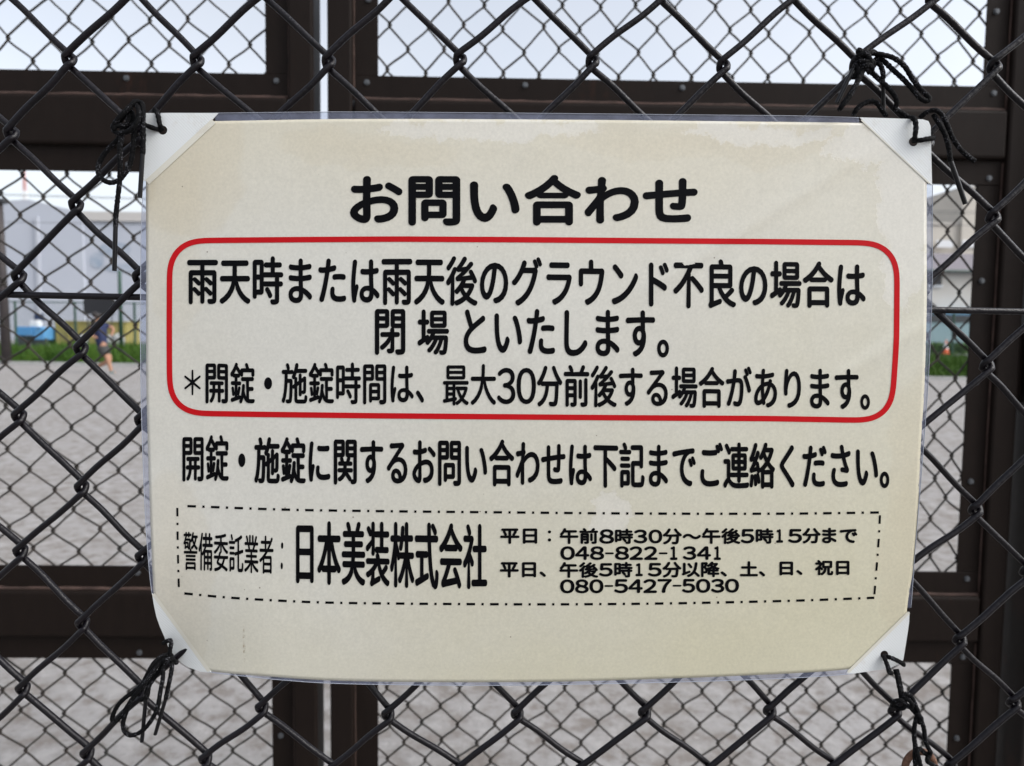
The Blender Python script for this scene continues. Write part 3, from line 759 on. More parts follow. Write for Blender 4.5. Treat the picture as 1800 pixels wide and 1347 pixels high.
for ch, a, c in (('０', 984.9, 1010.7), ('４', 1010.7, 1036), ('８', 1037, 1062.2), ('-', 1063.3, 1079.3), ('８', 1081, 1106), ('２', 1106.7, 1130.4), ('２', 1132.2, 1156),
                 ('-', 1157.8, 1173.8), ('１', 1177.8, 1191), ('３', 1200.4, 1224), ('４', 1224.9, 1250), ('１', 1254.9, 1267.3)):
    L += dash(a, c, 971.2, 974.6) if ch == '-' else boxed(ch, a, c, 960.4, 984.7, fa)
L += run('平日、', 879.7, 958.4, [(0, 989.5, 1014.4)], fa)+run('午後', 984.5, 1050.3, [(0, 989.5, 1015)], fa)+boxed('５', 1052.9, 1077.3, 990, 1014, fa)
L += run('時', 1080.7, 1111, [(0, 989, 1014.3)], fa)+boxed('１', 1117, 1130, 990, 1013.3, fa)+boxed('５', 1138.9, 1163.3, 989.6, 1014, fa)
L += run('分', 1165.7, 1196.6, [(0, 989, 1014.3)], fa)+run('以降、', 1200, 1276.6, [(1, 988.5, 1013.8)], fa)+run('土、', 1301.7, 1343.8, [(0, 987.7, 1012.3)], fa)
L += run('日、', 1371.4, 1409.4, [(0, 988.5, 1010.7)], fa)+run('祝日', 1434, 1492.2, [(0, 985.7, 1010.4)], fa)
for ch, a, c in (('０', 984.4, 1010), ('８', 1010.7, 1035), ('０', 1036, 1061), ('-', 1062.2, 1078.2), ('５', 1079.6, 1104), ('４', 1104.4, 1130), ('２', 1131, 1155), ('７', 1155.6, 1181),
                 ('-', 1182.2, 1198.2), ('５', 1199, 1222.2), ('０', 1223.3, 1248.9), ('３', 1250, 1273.3), ('０', 1274.4, 1299.3)):
    dy = -1.2*(a-984)/300
    L += dash(a, c, 1029+dy, 1032.2+dy) if ch == '-' else boxed(ch, a, c, 1018.6+dy, 1043.4+dy, fa)
ink('hours_lettering', L)

# red rounded frame
def arc(cx, cy, r, a0, a1, n=10): return [(cx+r*math.cos(R(a)), cy+r*math.sin(R(a))) for a in np.linspace(a0, a1, n)]
mid = arc(349, 474, 51, 180, 270)+[(520, 421.5), (700, 420.5), (900, 421.5), (1150, 423.5), (1350, 425)]+arc(1526, 478, 51, -90, 2)+[(1576, 600)]
mid += arc(1520, 689, 50, 3, 90)+[(1350, 736), (1150, 735), (950, 733.5), (650, 731), (480, 729)]+arc(348, 677, 50, 90, 180)+[(297.5, 590)]
mid = np.array(mid); mid = np.vstack([mid, mid[:1]])
dd = np.r_[0, np.cumsum(np.linalg.norm(np.diff(mid, axis=0), axis=1))]; q = np.arange(0, dd[-1], 5.0)
mid = np.c_[np.interp(q, dd, mid[:, 0]), np.interp(q, dd, mid[:, 1])]
ker = np.exp(-(np.arange(-9, 10)/3.2)**2/2); ker /= ker.sum()
mid = sum(k_*np.roll(mid, i-9, 0) for i, k_ in enumerate(ker))
a = np.roll(mid, -1, 0)-np.roll(mid, 1, 0); a /= np.linalg.norm(a, axis=1, keepdims=True); nrm = np.c_[a[:, 1], -a[:, 0]]
n = len(mid); rows = [mid+nrm*w_ for w_ in (4.9, 1.6, -1.6, -4.9)]; Pm = np.concatenate(rows)
rb = mesh_obj('red_border', sheet(Pm[:, 0], Pm[:, 1], .00016), [(k*n+i, k*n+(i+1) % n, (k+1)*n+(i+1) % n, (k+1)*n+i) for k in range(3) for i in range(n)], M_red, None, False)
if sum(p.normal.y for p in rb.data.polygons) > 0: rb.data.flip_normals()
keep(rb, notice)
# dash-dot frame
def dashes(curve, th, start=0.0):
    S = smooth_path(np.array(curve, float), 24); d = np.r_[0, np.cumsum(np.linalg.norm(np.diff(S, axis=0), axis=1))]
    o = []; s = start
    def pt(q): return np.array([np.interp(q, d, S[:, 0]), np.interp(q, d, S[:, 1])])
    while s < d[-1]-2:
        for ln in (15, 4):
            if s > d[-1]-2.5: return o
            p, q = pt(s), pt(min(s+ln, d[-1])); t = (q-p)/max(np.linalg.norm(q-p), 1e-6); n = np.array([-t[1], t[0]])*th/2
            o.append([p-n, q-n, q+n, p+n]); s += ln+11.2
    return o
D_ = dashes([(317.5, 889.4), (500, 896), (690, 899), (880, 900.8), (1060, 902.5), (1236, 903.3), (1400, 903), (1549, 901)], 4.2, 12)
D_ += dashes([(320, 1043), (400, 1050.5), (500, 1056.5), (600, 1060), (800, 1062), (1000, 1062.5), (1200, 1060.5), (1400, 1056), (1537, 1051)], 4.2, 4)
D_ += dashes([(311.7, 893), (312.5, 960), (314.5, 1040)], 3.6, 0)+dashes([(1547, 906), (1544, 960), (1537, 1048)], 3.6, 0)
lay('dashed_border', D_, M_ink, .00016, notice)

# ================================================================== SHOELACES TYING THE CORNERS
CR_ = .00122
def lace_root(px, py, label):
    p = on(px, py, FY-.012); return thing('shoelace', label, 'shoelace', p, 'shoelaces tying the corners of the notice')
def zpath(org, sc_, pts, base):
    """pts: (x, y, depth mm toward the viewer) in a zoomed crop"""
    o = []
    for q in pts:
        x, y = q[0], q[1]; d = q[2] if len(q) > 2 else base
        o.append(np.array(on(org[0]+x/sc_, org[1]+y/sc_, FY-d/1000)))
    return np.array(o)
def cords(root, org, sc_, paths, rad=CR_):
    mb = MB()
    for pts, base in paths:
        P = smooth_path(zpath(org, sc_, pts, base), 12)
        d = np.r_[0, np.cumsum(np.linalg.norm(np.diff(P, axis=0), axis=1))]
        q = np.arange(0, d[-1], .00032); P = np.stack([np.interp(q, d, P[:, a]) for a in range(3)], 1)
        k = np.exp(-(np.arange(-6, 7)/2.5)**2/2); k /= k.sum()
        if len(P) > 14: P[6:-6] = np.stack([np.convolve(P[:, a], k, 'valid') for a in range(3)], 1)
        V, Fq = tube(P, rad*(1+.05*rng.normal(size=len(P))), 12)
        ax = np.repeat(P, 12, 0); ph = np.repeat(q, 12)*5200+np.tile(np.arange(12)*math.pi/3, len(P))     # braid: crossed strands standing out
        V = ax+(V-ax)*(1+.10*np.sin(ph)*np.cos(np.repeat(q, 12)*2600)+.03*rng.normal(size=len(V)))[:, None]
        mb.add(V, Fq)
    mb.build('cord', M_cord, root, smooth=True)
def aglet(root, org, sc_, p, q, d0, d1, rad=.00112):
    P = zpath(org, sc_, [(p[0], p[1], d0), (q[0], q[1], d1)], d0); P = np.linspace(P[0], P[1], 6)
    mb = MB(); mb.tube(P, [rad*.95, rad, rad, rad, rad, rad*.96], 12); mb.build('aglet', M_aglet, root, smooth=False)

o, s = (160, 170), 4.207
t = lace_root(235, 205, 'black speckled shoelace tying the upper left corner, a loop and two ends hanging')
cords(t, o, s, [
    ([(525, 245, 8), (508, 205, 11), (498, 150, 11), (488, 112, 9), (470, 95, 3)], 11),
    ([(522, 248, 8), (470, 236, 11), (430, 222, 11), (395, 208, 12), (375, 180, 14), (350, 120, 16)], 11),
    ([(350, 45, 14), (378, 50, 16), (386, 110, 17), (385, 200, 17), (387, 300, 16), (386, 350, 16), (383, 425, 16)], 16),
    ([(385, 60, 14), (335, 32, 16), (302, 62, 17), (258, 105, 18), (205, 160, 18), (162, 222, 17), (180, 265, 16), (245, 268, 18), (310, 232, 19), (350, 165, 19), (352, 90, 18), (330, 60, 15)], 16),
    ([(300, 75, 13), (262, 120, 14), (225, 165, 14), (210, 195, 13), (235, 240, 13), (300, 215, 14)], 14),
    ([(290, 140, 13), (275, 190, 15), (245, 215, 16), (190, 215, 17), (165, 245, 17)], 15),
    ([(318, 200, 14), (316, 300, 15), (306, 420, 15), (285, 510, 15), (250, 570, 16), (205, 620, 16), (140, 637, 15), (82, 610, 14), (52, 555, 13), (62, 490, 13), (105, 415, 13), (160, 358, 13), (205, 310, 14), (225, 260, 14)], 15),
    ([(235, 240, 15), (226, 300, 17), (214, 380, 18), (216, 470, 18), (214, 560, 17), (209, 650, 16), (198, 750, 15), (187, 850, 14), (181, 965, 14)], 16),
    ([(300, 110, 12), (320, 160, 13), (318, 220, 14)], 13)], .00122)
aglet(t, o, s, (382, 415), (361, 750), 16, 15); aglet(t, o, s, (181, 955), (173, 1290), 14, 13)

o, s = (1450, 60), 4.21
t = lace_root(1530, 110, 'black shoelace knotted on the wires at the upper right corner, loops spread out')
cords(t, o, s, [
    ([(330, 140, 8), (420, 152, 10), (510, 178, 11), (590, 240, 12), (650, 335, 12), (715, 415, 12), (772, 470, 12), (762, 497, 12), (712, 480, 12), (645, 405, 11), (580, 335, 10), (500, 262, 9), (430, 195, 8), (370, 160, 7)], 10),
    ([(330, 150, 8), (300, 230, 10), (250, 340, 11), (195, 430, 12), (140, 510, 12), (108, 558, 12), (130, 530, 14), (190, 450, 14), (250, 330, 13), (300, 200, 10)], 11),
    ([(290, 160, 8), (240, 215, 9), (205, 262, 10)], 9),
    ([(355, 190, 7), (408, 228, 9), (430, 290, 9), (428, 330, 9)], 8),
    ([(330, 270, 6), (400, 335, 8), (468, 398, 9), (518, 460, 9), (532, 520, 8), (516, 556, 6), (560, 580, 5), (620, 618, 5), (662, 628, 12), (674, 690, 12.5), (664, 770, 12), (660, 790, 8)], 8),
    ([(210, 605, 4), (240, 550, 5), (295, 512, 5), (352, 496, 5), (395, 522, 5), (430, 575, 5), (455, 605, 3)], 5),
    ([(668, 786, 9), (700, 788, 12), (750, 778, 12.5), (795, 772, 11), (800, 765, 6)], 12),
    ([(700, 622, 4), (755, 578, 6), (815, 563, 8), (862, 592, 9), (900, 660, 10), (938, 755, 10), (990, 838, 9), (1050, 898, 9), (1112, 944, 9)], 8),
    ([(805, 600, 6), (850, 670, 10), (890, 745, 11), (915, 830, 11), (925, 900, 11), (932, 945, 11)], 10),
    ([(240, 170, 9), (270, 150, 11), (310, 150, 12), (350, 130, 10), (375, 145, 7)], 10), ([(250, 200, 11), (300, 210, 13), (350, 200, 12), (360, 240, 8)], 11),
    ([(255, 260, 9), (290, 235, 13), (335, 232, 13), (352, 265, 8)], 11), ([(262, 170, 8), (280, 210, 12), (310, 250, 12), (330, 285, 8)], 10),
    ([(300, 130, 9), (330, 180, 13), (345, 230, 12), (330, 270, 8)], 11), ([(215, 210, 7), (245, 250, 11), (240, 310, 11), (205, 320, 7)], 9),
    ([(245, 140, 9), (250, 118, 10), (266, 126, 9), (262, 145, 9)], 9)], .00126)
aglet(t, o, s, (210, 255), (88, 512), 10, 11); aglet(t, o, s, (430, 300), (434, 592), 8, 4, .0010); aglet(t, o, s, (930, 940), (1040, 1258), 11, 10, .00125)

o, s = (180, 1100), 6.125
t = lace_root(297, 1135, 'black shoelace at the curled lower left corner, two long loops hanging down')
cords(t, o, s, [
    ([(660, 185, 4), (695, 168, 9), (728, 152, 9), (742, 190, 10), (730, 250, 10), (728, 320, 10), (760, 380, 7), (800, 400, 3)], 9),
    ([(715, 310, 10), (630, 335, 12), (545, 415, 14), (482, 525, 15), (425, 635, 15), (330, 715, 15), (235, 785, 14), (160, 868, 13), (115, 960, 12), (105, 1020, 12), (135, 1042, 12), (200, 975, 12), (262, 880, 13), (340, 760, 14), (430, 660, 15), (500, 545, 15), (580, 430, 14), (680, 340, 11)], 14),
    ([(705, 340, 11), (655, 440, 13), (652, 560, 14), (622, 720, 15), (595, 880, 15), (548, 985, 14), (478, 1085, 14), (400, 1152, 13), (310, 1182, 13), (240, 1140, 13), (222, 1050, 13), (262, 920, 14), (318, 800, 16), (395, 690, 17), (470, 600, 17), (545, 490, 16), (640, 375, 13)], 14),
    ([(740, 320, 9), (750, 400, 11), (745, 480, 12), (722, 600, 12), (700, 700, 12), (682, 790, 12)], 11),
    ([(690, 350, 9), (600, 500, 10), (520, 620, 12), (478, 700, 13), (468, 790, 13)], 12),
    ([(640, 400, 12), (680, 370, 15), (740, 350, 13), (790, 395, 6)], 12), ([(560, 480, 13), (520, 560, 12), (500, 640, 12), (480, 760, 10), (420, 800, 4)], 11)], .00114)
aglet(t, o, s, (685, 775), (568, 1172), 12, 11, .00098); aglet(t, o, s, (468, 780), (425, 1250), 13, 12, .00102)

o, s = (1520, 1130), 6.206
t = lace_root(1585, 1235, 'black cord from the lower right corner knotted to the fence above the padlock')
cords(t, o, s, [
    ([(205, 140, 8), (225, 190, 11), (250, 255, 11.5), (268, 318, 9.5), (290, 330, 4)], 11),
    ([(225, 145, 8), (285, 165, 11), (345, 190, 11.5), (410, 225, 10), (425, 240, 4)], 11),
    ([(330, 290, 5), (350, 350, 6), (370, 450, 7), (388, 540, 8), (400, 620, 9)], 7),
    ([(350, 290, 5), (370, 370, 6), (390, 470, 7), (405, 560, 8), (410, 640, 9)], 7),
    ([(300, 690, 5), (330, 640, 9), (390, 630, 11), (445, 660, 11), (425, 712, 10), (370, 715, 8), (330, 690, 5)], 9),
    ([(400, 620, 9), (440, 560, 10), (490, 565, 10), (530, 625, 11), (560, 700, 11), (585, 770, 11)], 10),
    ([(410, 640, 10), (450, 615, 11), (500, 640, 12), (520, 700, 12), (470, 690, 11), (430, 650, 10)], 10),
    ([(440, 690, 9), (500, 705, 10), (545, 760, 10), (590, 790, 11), (610, 830, 11)], 10),
    ([(580, 770, 11), (555, 850, 12), (540, 940, 12), (540, 1050, 12), (552, 1130, 12), (545, 1230, 12), (555, 1360, 12)], 12),
    ([(590, 780, 11), (622, 860, 12), (648, 950, 12), (660, 1060, 12), (690, 1140, 13), (720, 1200, 13), (690, 1225, 12), (640, 1190, 12), (600, 1155, 13), (570, 1190, 14), (590, 1260, 15), (610, 1360, 15)], 12),
    ([(560, 790, 12), (600, 800, 14), (620, 840, 13), (590, 870, 10)], 12),
    ([(700, 1230, 13), (680, 1290, 14), (740, 1330, 13), (800, 1370, 11)], 13)], .00118)

# padlock hanging at the lower edge of the picture
M_rust = mat('rusty_shackle', (.075, .034, .020), .8, var=(.17, .085, .05), scale=300, bump=.5, bscale=900)
M_lock = mat('dark_blue_lock_body', (.030, .034, .048), .45, var=(.055, .06, .075), scale=200, bump=.15, bscale=500)
pc = on(1614, 1400, FY-.008)
lock = thing('padlock', 'dark padlock with a rusty shackle hanging from the cord at the lower right', 'padlock', pc)
bm = bmesh.new(); bmesh.ops.create_cube(bm, size=1); bmesh.ops.scale(bm, verts=bm.verts[:], vec=(.026, .011, .030))
bmesh.ops.bevel(bm, geom=bm.edges[:], offset=.004, segments=4, affect='EDGES', profile=.6)
o_ = bm_obj('lock_body', bm, M_lock, lock, True); o_.location = (0, 0, 0)
m = MB(); q = np.linspace(0, math.pi, 20); rx = .0082
P = [(rx, 0, -.012+.02)]+[(rx*math.cos(a), 0, .0165+rx*math.sin(a)*1.15) for a in q]+[(-rx, 0, .008)]
v, fcs = tube(P, .0019, 12); o_ = mesh_obj('shackle', v, fcs, M_rust, lock, True)
m2 = bmesh.new(); bmesh.ops.create_cone(m2, cap_ends=True, segments=20, radius1=.004, radius2=.004, depth=.0012)
bmesh.ops.rotate(m2, verts=m2.verts[:], cent=(0, 0, 0), matrix=Matrix.Rotation(R(90), 3, 'X'))
o_ = bm_obj('keyhole_plate', m2, M_zinc, lock); o_.location = (0, -.0059, -.004)

# ================================================================== BEYOND THE FIELD
M_pale = mat('pale_cladding', (.43, .455, .515), .8, var=(.455, .48, .535), scale=.25)
M_beige = mat('beige_cladding', (.52, .48, .42), .8, var=(.56, .52, .46), scale=.3)
M_white = mat('white_paint', (.72, .73, .74), .6)
M_dark = mat('dark_trim', (.035, .037, .042), .6)
M_green = mat('green_fence_paint', (.022, .065, .045), .5)
def pxl(px, py, Y): return on(px, py, Y)
# warehouse
WY = 75.0
wz = pxl(200, 373, WY).z
ware = thing('warehouse', 'long pale grey warehouse beyond the field, seen left of the notice', 'building', (-20, WY, 0))
m = MB(); m.box(-75, 22, WY, WY+30, 0, wz-.9); m.build('wall', M_pale, ware)
m = MB(); m.box(-75.2, 22.2, WY-.25, WY+30.2, wz-.9, wz); m.build('fascia', mat('warm_fascia', (.50, .48, .46), .8), ware)
gx0, gx1 = pxl(-60, 400, WY-2).x, pxl(128, 400, WY-2).x; gz = pxl(0, 345, WY-2).z; gz2 = pxl(125, 369, WY-2).z
m = MB(); m.add([(gx0-12, WY-.35, 0), (gx1, WY-.35, 0), (gx1, WY-.35, gz2), (gx0+5, WY-.35, gz), (gx0-12, WY-.35, gz2), (gx0-12, WY-.02, 0), (gx1, WY-.02, 0), (gx1, WY-.02, gz2), (gx0+5, WY-.02, gz), (gx0-12, WY-.02, gz2)],
      [(0, 1, 2, 3, 4), (9, 8, 7, 6, 5), (1, 6, 7, 2), (2, 7, 8, 3), (3, 8, 9, 4), (4, 9, 5, 0)])
m.build('gable_wall', M_pale, ware)
dpx = pxl(46, 450, WY-2.3).x
m = MB(); m.box(dpx-.16, dpx+.16, WY-.60, WY-.36, 0, gz2-.5); m.build('downpipe', mat('pale_pipe', (.43, .45, .50), .7), ware)
# faint blue marking painted on the wall
c = pxl(205, 455, WY-.12); mk = MB()
for dx_, dz_, rx, rz in ((-.2, .9, 1.6, .75), (.9, -.9, 2.3, .42), (-2.0, -.2, .7, .8)):
    n = 24; a = np.arange(n)*2*np.pi/n
    V = [(c.x+dx_+rx*math.cos(q), WY-.04-.01*abs(dx_), c.z+dz_+rz*math.sin(q)) for q in a]; mk.add(V, [tuple(range(n))])
mk.build('painted_mark', mat('faded_blue_paint', (.27, .33, .41), .8, var=(.42, .45, .51), scale=.9), ware)
# right hand buildings
BY = 72.0
bx0, bxs, bx1 = pxl(1590, 450, BY).x, pxl(1684, 450, BY).x, pxl(1900, 450, BY).x
bz1, bz2 = pxl(1660, 396, BY).z, pxl(1700, 334, BY).z
blk = thing('apartment_building', 'stepped beige block standing behind the grey-roofed house, right of the notice', 'building', (bx0, BY, 0))
m = MB(); m.box(bx0-14, bxs, BY, BY+12, 0, bz1); m.build('wall', M_beige, blk)
m = MB(); m.box(bxs+.003, bx1, BY-.4, BY+12, 0, bz2); m.build('tower_wall', M_beige, blk)
m = MB(); m.box(bx0-14.1, bxs, BY-.12, BY+12.1, bz1, bz1+.3); m.box(bxs+.003, bx1+.1, BY-.52, BY+12.1, bz2, bz2+.3); m.build('parapet', mat('parapet', (.46, .43, .39), .8), blk)
for kx in (1655, 1700):
    p = pxl(kx, 430, BY); m = MB(); m.box(p.x-.8, p.x+.8, BY-.55, BY-.45, p.z-.35, p.z+.35); m.build('window', M_white, blk)
HY = 64.5
hx0, hx1 = pxl(1560, 500, HY).x, pxl(1760, 500, HY).x
ez, rz = pxl(1680, 476, HY).z, pxl(1680, 438, HY).z
hs_ = thing('house', 'cream house with a grey tiled roof, right of the notice', 'house', (hx0, HY, 0))
m = MB(); m.box(hx0, hx1, HY, HY+7, 0, ez); m.build('wall', mat('cream_render', (.55, .51, .45), .85, var=(.59, .55, .49), scale=.6), hs_)
M_roof = mat('grey_roof_tiles', (.16, .145, .16), .7); b = NB(M_roof); tc = b.n('ShaderNodeTexCoord'); wv = b.n('ShaderNodeTexWave', bands_direction='Z'); wv.inputs['Scale'].default_value = 1.6
b.l(tc.outputs['Object'], wv.inputs['Vector']); b.l(b.mix(wv.outputs['Fac'], (.10, .09, .105), (.24, .22, .24)), b.p.inputs['Base Color'])
m = MB(); m.add([(hx0-.6, HY-.6, ez), (hx1+.6, HY-.6, ez), (hx1+.6, HY+3.5, rz), (hx0-.6, HY+3.5, rz), (hx1+.6, HY+7.6, ez), (hx0-.6, HY+7.6, ez),
        (hx0-.6, HY-.6, ez-.15), (hx1+.6, HY-.6, ez-.15), (hx1+.6, HY+7.6, ez-.15), (hx0-.6, HY+7.6, ez-.15)],
      [(0, 1, 2, 3), (3, 2, 4, 5), (6, 7, 1, 0), (8, 9, 5, 4), (7, 8, 4, 2, 1), (9, 6, 0, 3, 5), (7, 6, 9, 8)]); m.build('roof', M_roof, hs_)
m = MB(); m.tube([(hx0-.6, HY-.72, ez-.08), (hx1+.6, HY-.72, ez-.08)], .11, 10); m.build('gutter', mat('green_gutter', (.10, .13, .11), .5), hs_)
p = pxl(1645, 490, HY-.1); m = MB(); m.box(p.x-1.0, p.x+.55, HY-.08, HY-.01, p.z-.55, p.z+.5); wf = m.build('window', M_dark, hs_)
m = MB(); m.box(p.x-1.1, p.x+.65, HY-.2, HY-.005, p.z-.72, p.z-.58); m.build('window_sill', M_white, hs_)
# teal hoarding with a dark rail, hedge, cone, truck
TY = 62.5
t0, t1 = pxl(1500, 580, TY).x, pxl(1790, 580, TY).x
ta, tb, tcz = pxl(1680, 604, TY).z, pxl(1680, 567, TY).z, pxl(1680, 554, TY).z
ho = thing('hoarding', 'pale teal site hoarding with a dark top band across the road', 'hoarding', (t0, TY, 0))
m = MB(); m.box(t0, t1, TY, TY+.08, 0, tb); m.build('panel', mat('teal_sheet', (.22, .33, .36), .6, var=(.27, .37, .40), scale=.5), ho)
m = MB(); m.box(t0, t1, TY-.06, TY+.12, tb, tcz); m.build('top_band', M_dark, ho)
M_leaf = mat('hedge_leaf', (.04, .10, .018), .7, var=(.09, .17, .03), scale=2)
def hedge(x0, x1, y, h, label, n=5000):
    root = thing('hedge', label, 'hedge', ((x0+x1)/2, y, 0))
    m = MB(); m.box(x0, x1, y-.25, y+.25, 0, h*.75); m.build('stems', mat('hedge_core', (.02, .04, .012), .9), root)
    c = np.c_[rng.uniform(x0, x1, n), y+rng.normal(0, .25, n), h*rng.random(n)**.6*(.85+.15*np.sin(rng.uniform(x0, x1, n)*3))]
    d1 = rng.normal(0, .06, (n, 3)); d2 = rng.normal(0, .06, (n, 3))
    V = np.stack([c-d1, c+d2, c+d1, c-d2], 1).reshape(-1, 3); k = np.arange(n)*4
    keep(mesh_obj('foliage', V, [(i, i+1, i+2, i+3) for i in k], M_leaf), root)
hedge(t0, t1, TY-1.0, .95, 'low green hedge at the foot of the teal hoarding')
cp = pxl(1662, 621, 57.0); cp.z = 0.008
cone = thing('traffic_cone', 'orange and white traffic cone on the far road', 'traffic cone', cp)
M_or = mat('orange_plastic', (.75, .13, .04), .5)
def lathe(prof, n=24):
    a = np.arange(n)*2*np.pi/n; V = [(r*math.cos(q), r*math.sin(q), z) for r, z in prof for q in a]
    F = [(i*n+k, i*n+(k+1) % n, (i+1)*n+(k+1) % n, (i+1)*n+k) for i in range(len(prof)-1) for k in range(n)]
    F += [tuple(range(n))[::-1], tuple((len(prof)-1)*n+k for k in range(n))]; return V, F
h = 1.15
mesh_obj('cone_body', *lathe([(.25, .04), (.17, h*.38)]), M_or, cone)
mesh_obj('white_band', *lathe([(.172, h*.38), (.10, h*.72)]), M_white, cone)
mesh_obj('cone_tip', *lathe([(.098, h*.72), (.05, h), (.03, h+.01)]), mat('faded_orange', (.72, .35, .28), .5), cone)
mm = MB(); mm.box(-.3, .3, -.3, .3, 0, .045); o_ = mm.build('base', M_or); o_.parent = cone
def truck(x0, x1, y, hh, col, label, boxcol):
    r = thing('truck', label, 'truck', ((x0+x1)/2, y, 0)); L = x1-x0; cab = min(1.6, L*.34)
    m = MB(); m.box(x0, x1-cab-.05, y, y+1.9, .75, hh); m.build('cargo_box', boxcol, r, bevel=.04)
    m = MB(); m.add([(x1-cab, y+.05, .5), (x1, y+.05, .5), (x1, y+1.85, .5), (x1-cab, y+1.85, .5), (x1-cab, y+.05, min(2.1, hh)), (x1-.25, y+.05, min(2.1, hh)), (x1-.25, y+1.85, min(2.1, hh)), (x1-cab, y+1.85, min(2.1, hh)), (x1, y+.05, 1.2), (x1, y+1.85, 1.2)],
         [(0, 3, 2, 1), (0, 1, 8, 5, 4), (3, 7, 6, 9, 2), (1, 2, 9, 8), (8, 9, 6, 5), (4, 5, 6, 7), (0, 4, 7, 3)]); m.build('cab', col, r, bevel=.04)
    m = MB(); m.box(x1-cab+.3, x1-.35, y+.02, y+.055, 1.25, min(1.9, hh-.2)); m.build('window', M_dark, r)
    m = MB(); m.box(x0, x1-.1, y+.3, y+1.6, .45, .72); m.build('chassis', M_dark, r)
    for wx in (x0+L*.2, x1-cab*.5):
        for wy in (y+.12, y+1.55):
            m = MB(); m.tube([(wx, wy, .38), (wx, wy+.22, .38)], .38, 18); m.build('wheel', M_dark, r)
M_blue = mat('light_blue_paint', (.10, .30, .55), .4)
px0 = pxl(1655, 540, 58.0).x
tz = pxl(1680, 536, 63.2).z
truck(pxl(1652, 540, 63.4).x, pxl(1652, 540, 63.4).x+5.2, 63.4-.75, min(tz, 3.75), M_blue, 'light blue box truck parked behind the teal hoarding', M_blue)
# left: things behind the grass
KY = 46.0
def ground_on(px, Y): p = pxl(px, 590, Y); return p.x
x0 = ground_on(36, KY)
truck(x0-.35, ground_on(72, KY)+.15, KY, 1.30, M_blue, 'small bright blue truck behind the grass, white load on top', mat('bright_blue_tarp', (.07, .25, .50), .7))
xs_, zt = ground_on(55, KY), pxl(55, 571, KY).z
bm = bmesh.new(); bmesh.ops.create_cube(bm, size=1); bmesh.ops.scale(bm, verts=bm.verts[:], vec=(.55, .5, .42)); bmesh.ops.bevel(bm, geom=bm.edges[:], offset=.05, segments=2, affect='EDGES')
o_ = bm_obj('crate', bm, M_white); o_.location = (xs_, KY+.5, 1.30+.205); tag(o_, 'white crate lying on top of the small blue truck', 'crate')
sx = ground_on(70, KY+2); s0, s1 = pxl(70, 566, KY+2).z, pxl(70, 552, KY+2).z
sg = thing('signboard', 'small navy signboard on a post behind the blue truck', 'sign', (sx, KY+2, 0))
m = MB(); m.box(sx-.3, sx+.3, KY+1.97, KY+2.0, s0, s1); m.build('board', mat('navy_board', (.015, .025, .075), .5), sg)
m = MB(); m.tube([(sx, KY+2.03, 0), (sx, KY+2.03, s1)], .03, 8); m.build('post', M_dark, sg)
yx0, yx1, yz = ground_on(97, KY+1), ground_on(222, KY+1), pxl(150, 567, KY+1).z
M_sack = mat('dusty_white_sack', (.40, .41, .41), .8, var=(.32, .33, .33), scale=4)
sk = thing('skip_container', 'long ochre yellow steel skip beyond the grass, behind the runner', 'skip', ((yx0+yx1)/2, KY+1, 0))
M_yel = mat('ochre_paint', (.30, .255, .075), .7, var=(.25, .22, .07), scale=1.2)
m = MB(); m.box(yx0, yx1, KY+1, KY+2.8, .15, yz); m.build('body', M_yel, sk, bevel=.03)
m = MB(); m.box(yx0-.05, yx1+.05, KY+.93, KY+2.87, yz, yz+.09); m.build('rim', M_yel, sk)
for k in range(7):
    x = yx0+.15+(yx1-yx0-.3)*k/6; m = MB(); m.box(x-.05, x+.05, KY+.93, KY+.999, .15, yz-.002); m.build('rib', M_yel, sk)
for k, (pa, pb, pyt) in enumerate(((137, 152, 589), (186, 200, 589), (202, 217, 587))):
    xa, xb, zt = ground_on(pa, 43), ground_on(pb, 43), pxl(pa, pyt, 43).z
    bm = bmesh.new(); bmesh.ops.create_icosphere(bm, subdivisions=3, radius=1)
    for vv in bm.verts:
        q = vv.co; n = .12*math.sin(q.x*4+k)+.08*math.sin(q.y*5+q.z*3+k*2); sgn = lambda t: math.copysign(abs(t)**.6, t)
        vv.co = Vector((sgn(q.x)*(xb-xa)/2*(1+n), sgn(q.y)*.35*(1+n), (sgn(q.z)*.5+.5)*zt*(1+.3*n)))
    o_ = bm_obj('sack', bm, M_sack, None, True); o_.location = ((xa+xb)/2, 43, 0)
    tag(o_, ['full white sack standing alone at the left of the skip', 'full white sack beside the runner, left of its pair', 'full white sack nearest the tall green pole'][k], 'sack', 'white sacks beyond the grass')
# green far fence
NY = 38.0
fx0, fx1, fz = pxl(-260, 560, NY).x, pxl(2060, 560, NY).x, pxl(130, 532, NY).z
ff = thing('wire_fence', 'green wire fence with round posts along the far side of the grass', 'fence', ((fx0+fx1)/2, NY, 0))
px_post = [pxl(132, 560, NY).x]
sp = 3.0; x = px_post[0]
while x-sp > fx0: x -= sp
while x < fx1:
    m = MB(); m.tube([(x, NY, 0), (x, NY, fz+.05)], .06, 10); m.build('post', M_green, ff); x += sp
m = MB(); m.tube([(fx0, NY, fz), (fx1, NY, fz)], .03, 8); m.build('top_rail', M_green, ff)
m = MB(); m.tube([(fx0, NY, .12), (fx1, NY, .12)], .03, 8); m.build('bottom_rail', M_green, ff)
m = MB()
for x in np.arange(fx0, fx1, .10): m.box(x, x+.005, NY-.003, NY+.003, .12, fz)
for z in np.arange(.3, fz-.05, .12): m.box(fx0, fx1, NY+.0035, NY+.008, z, z+.005)
m.build('mesh_panel', M_green, ff)
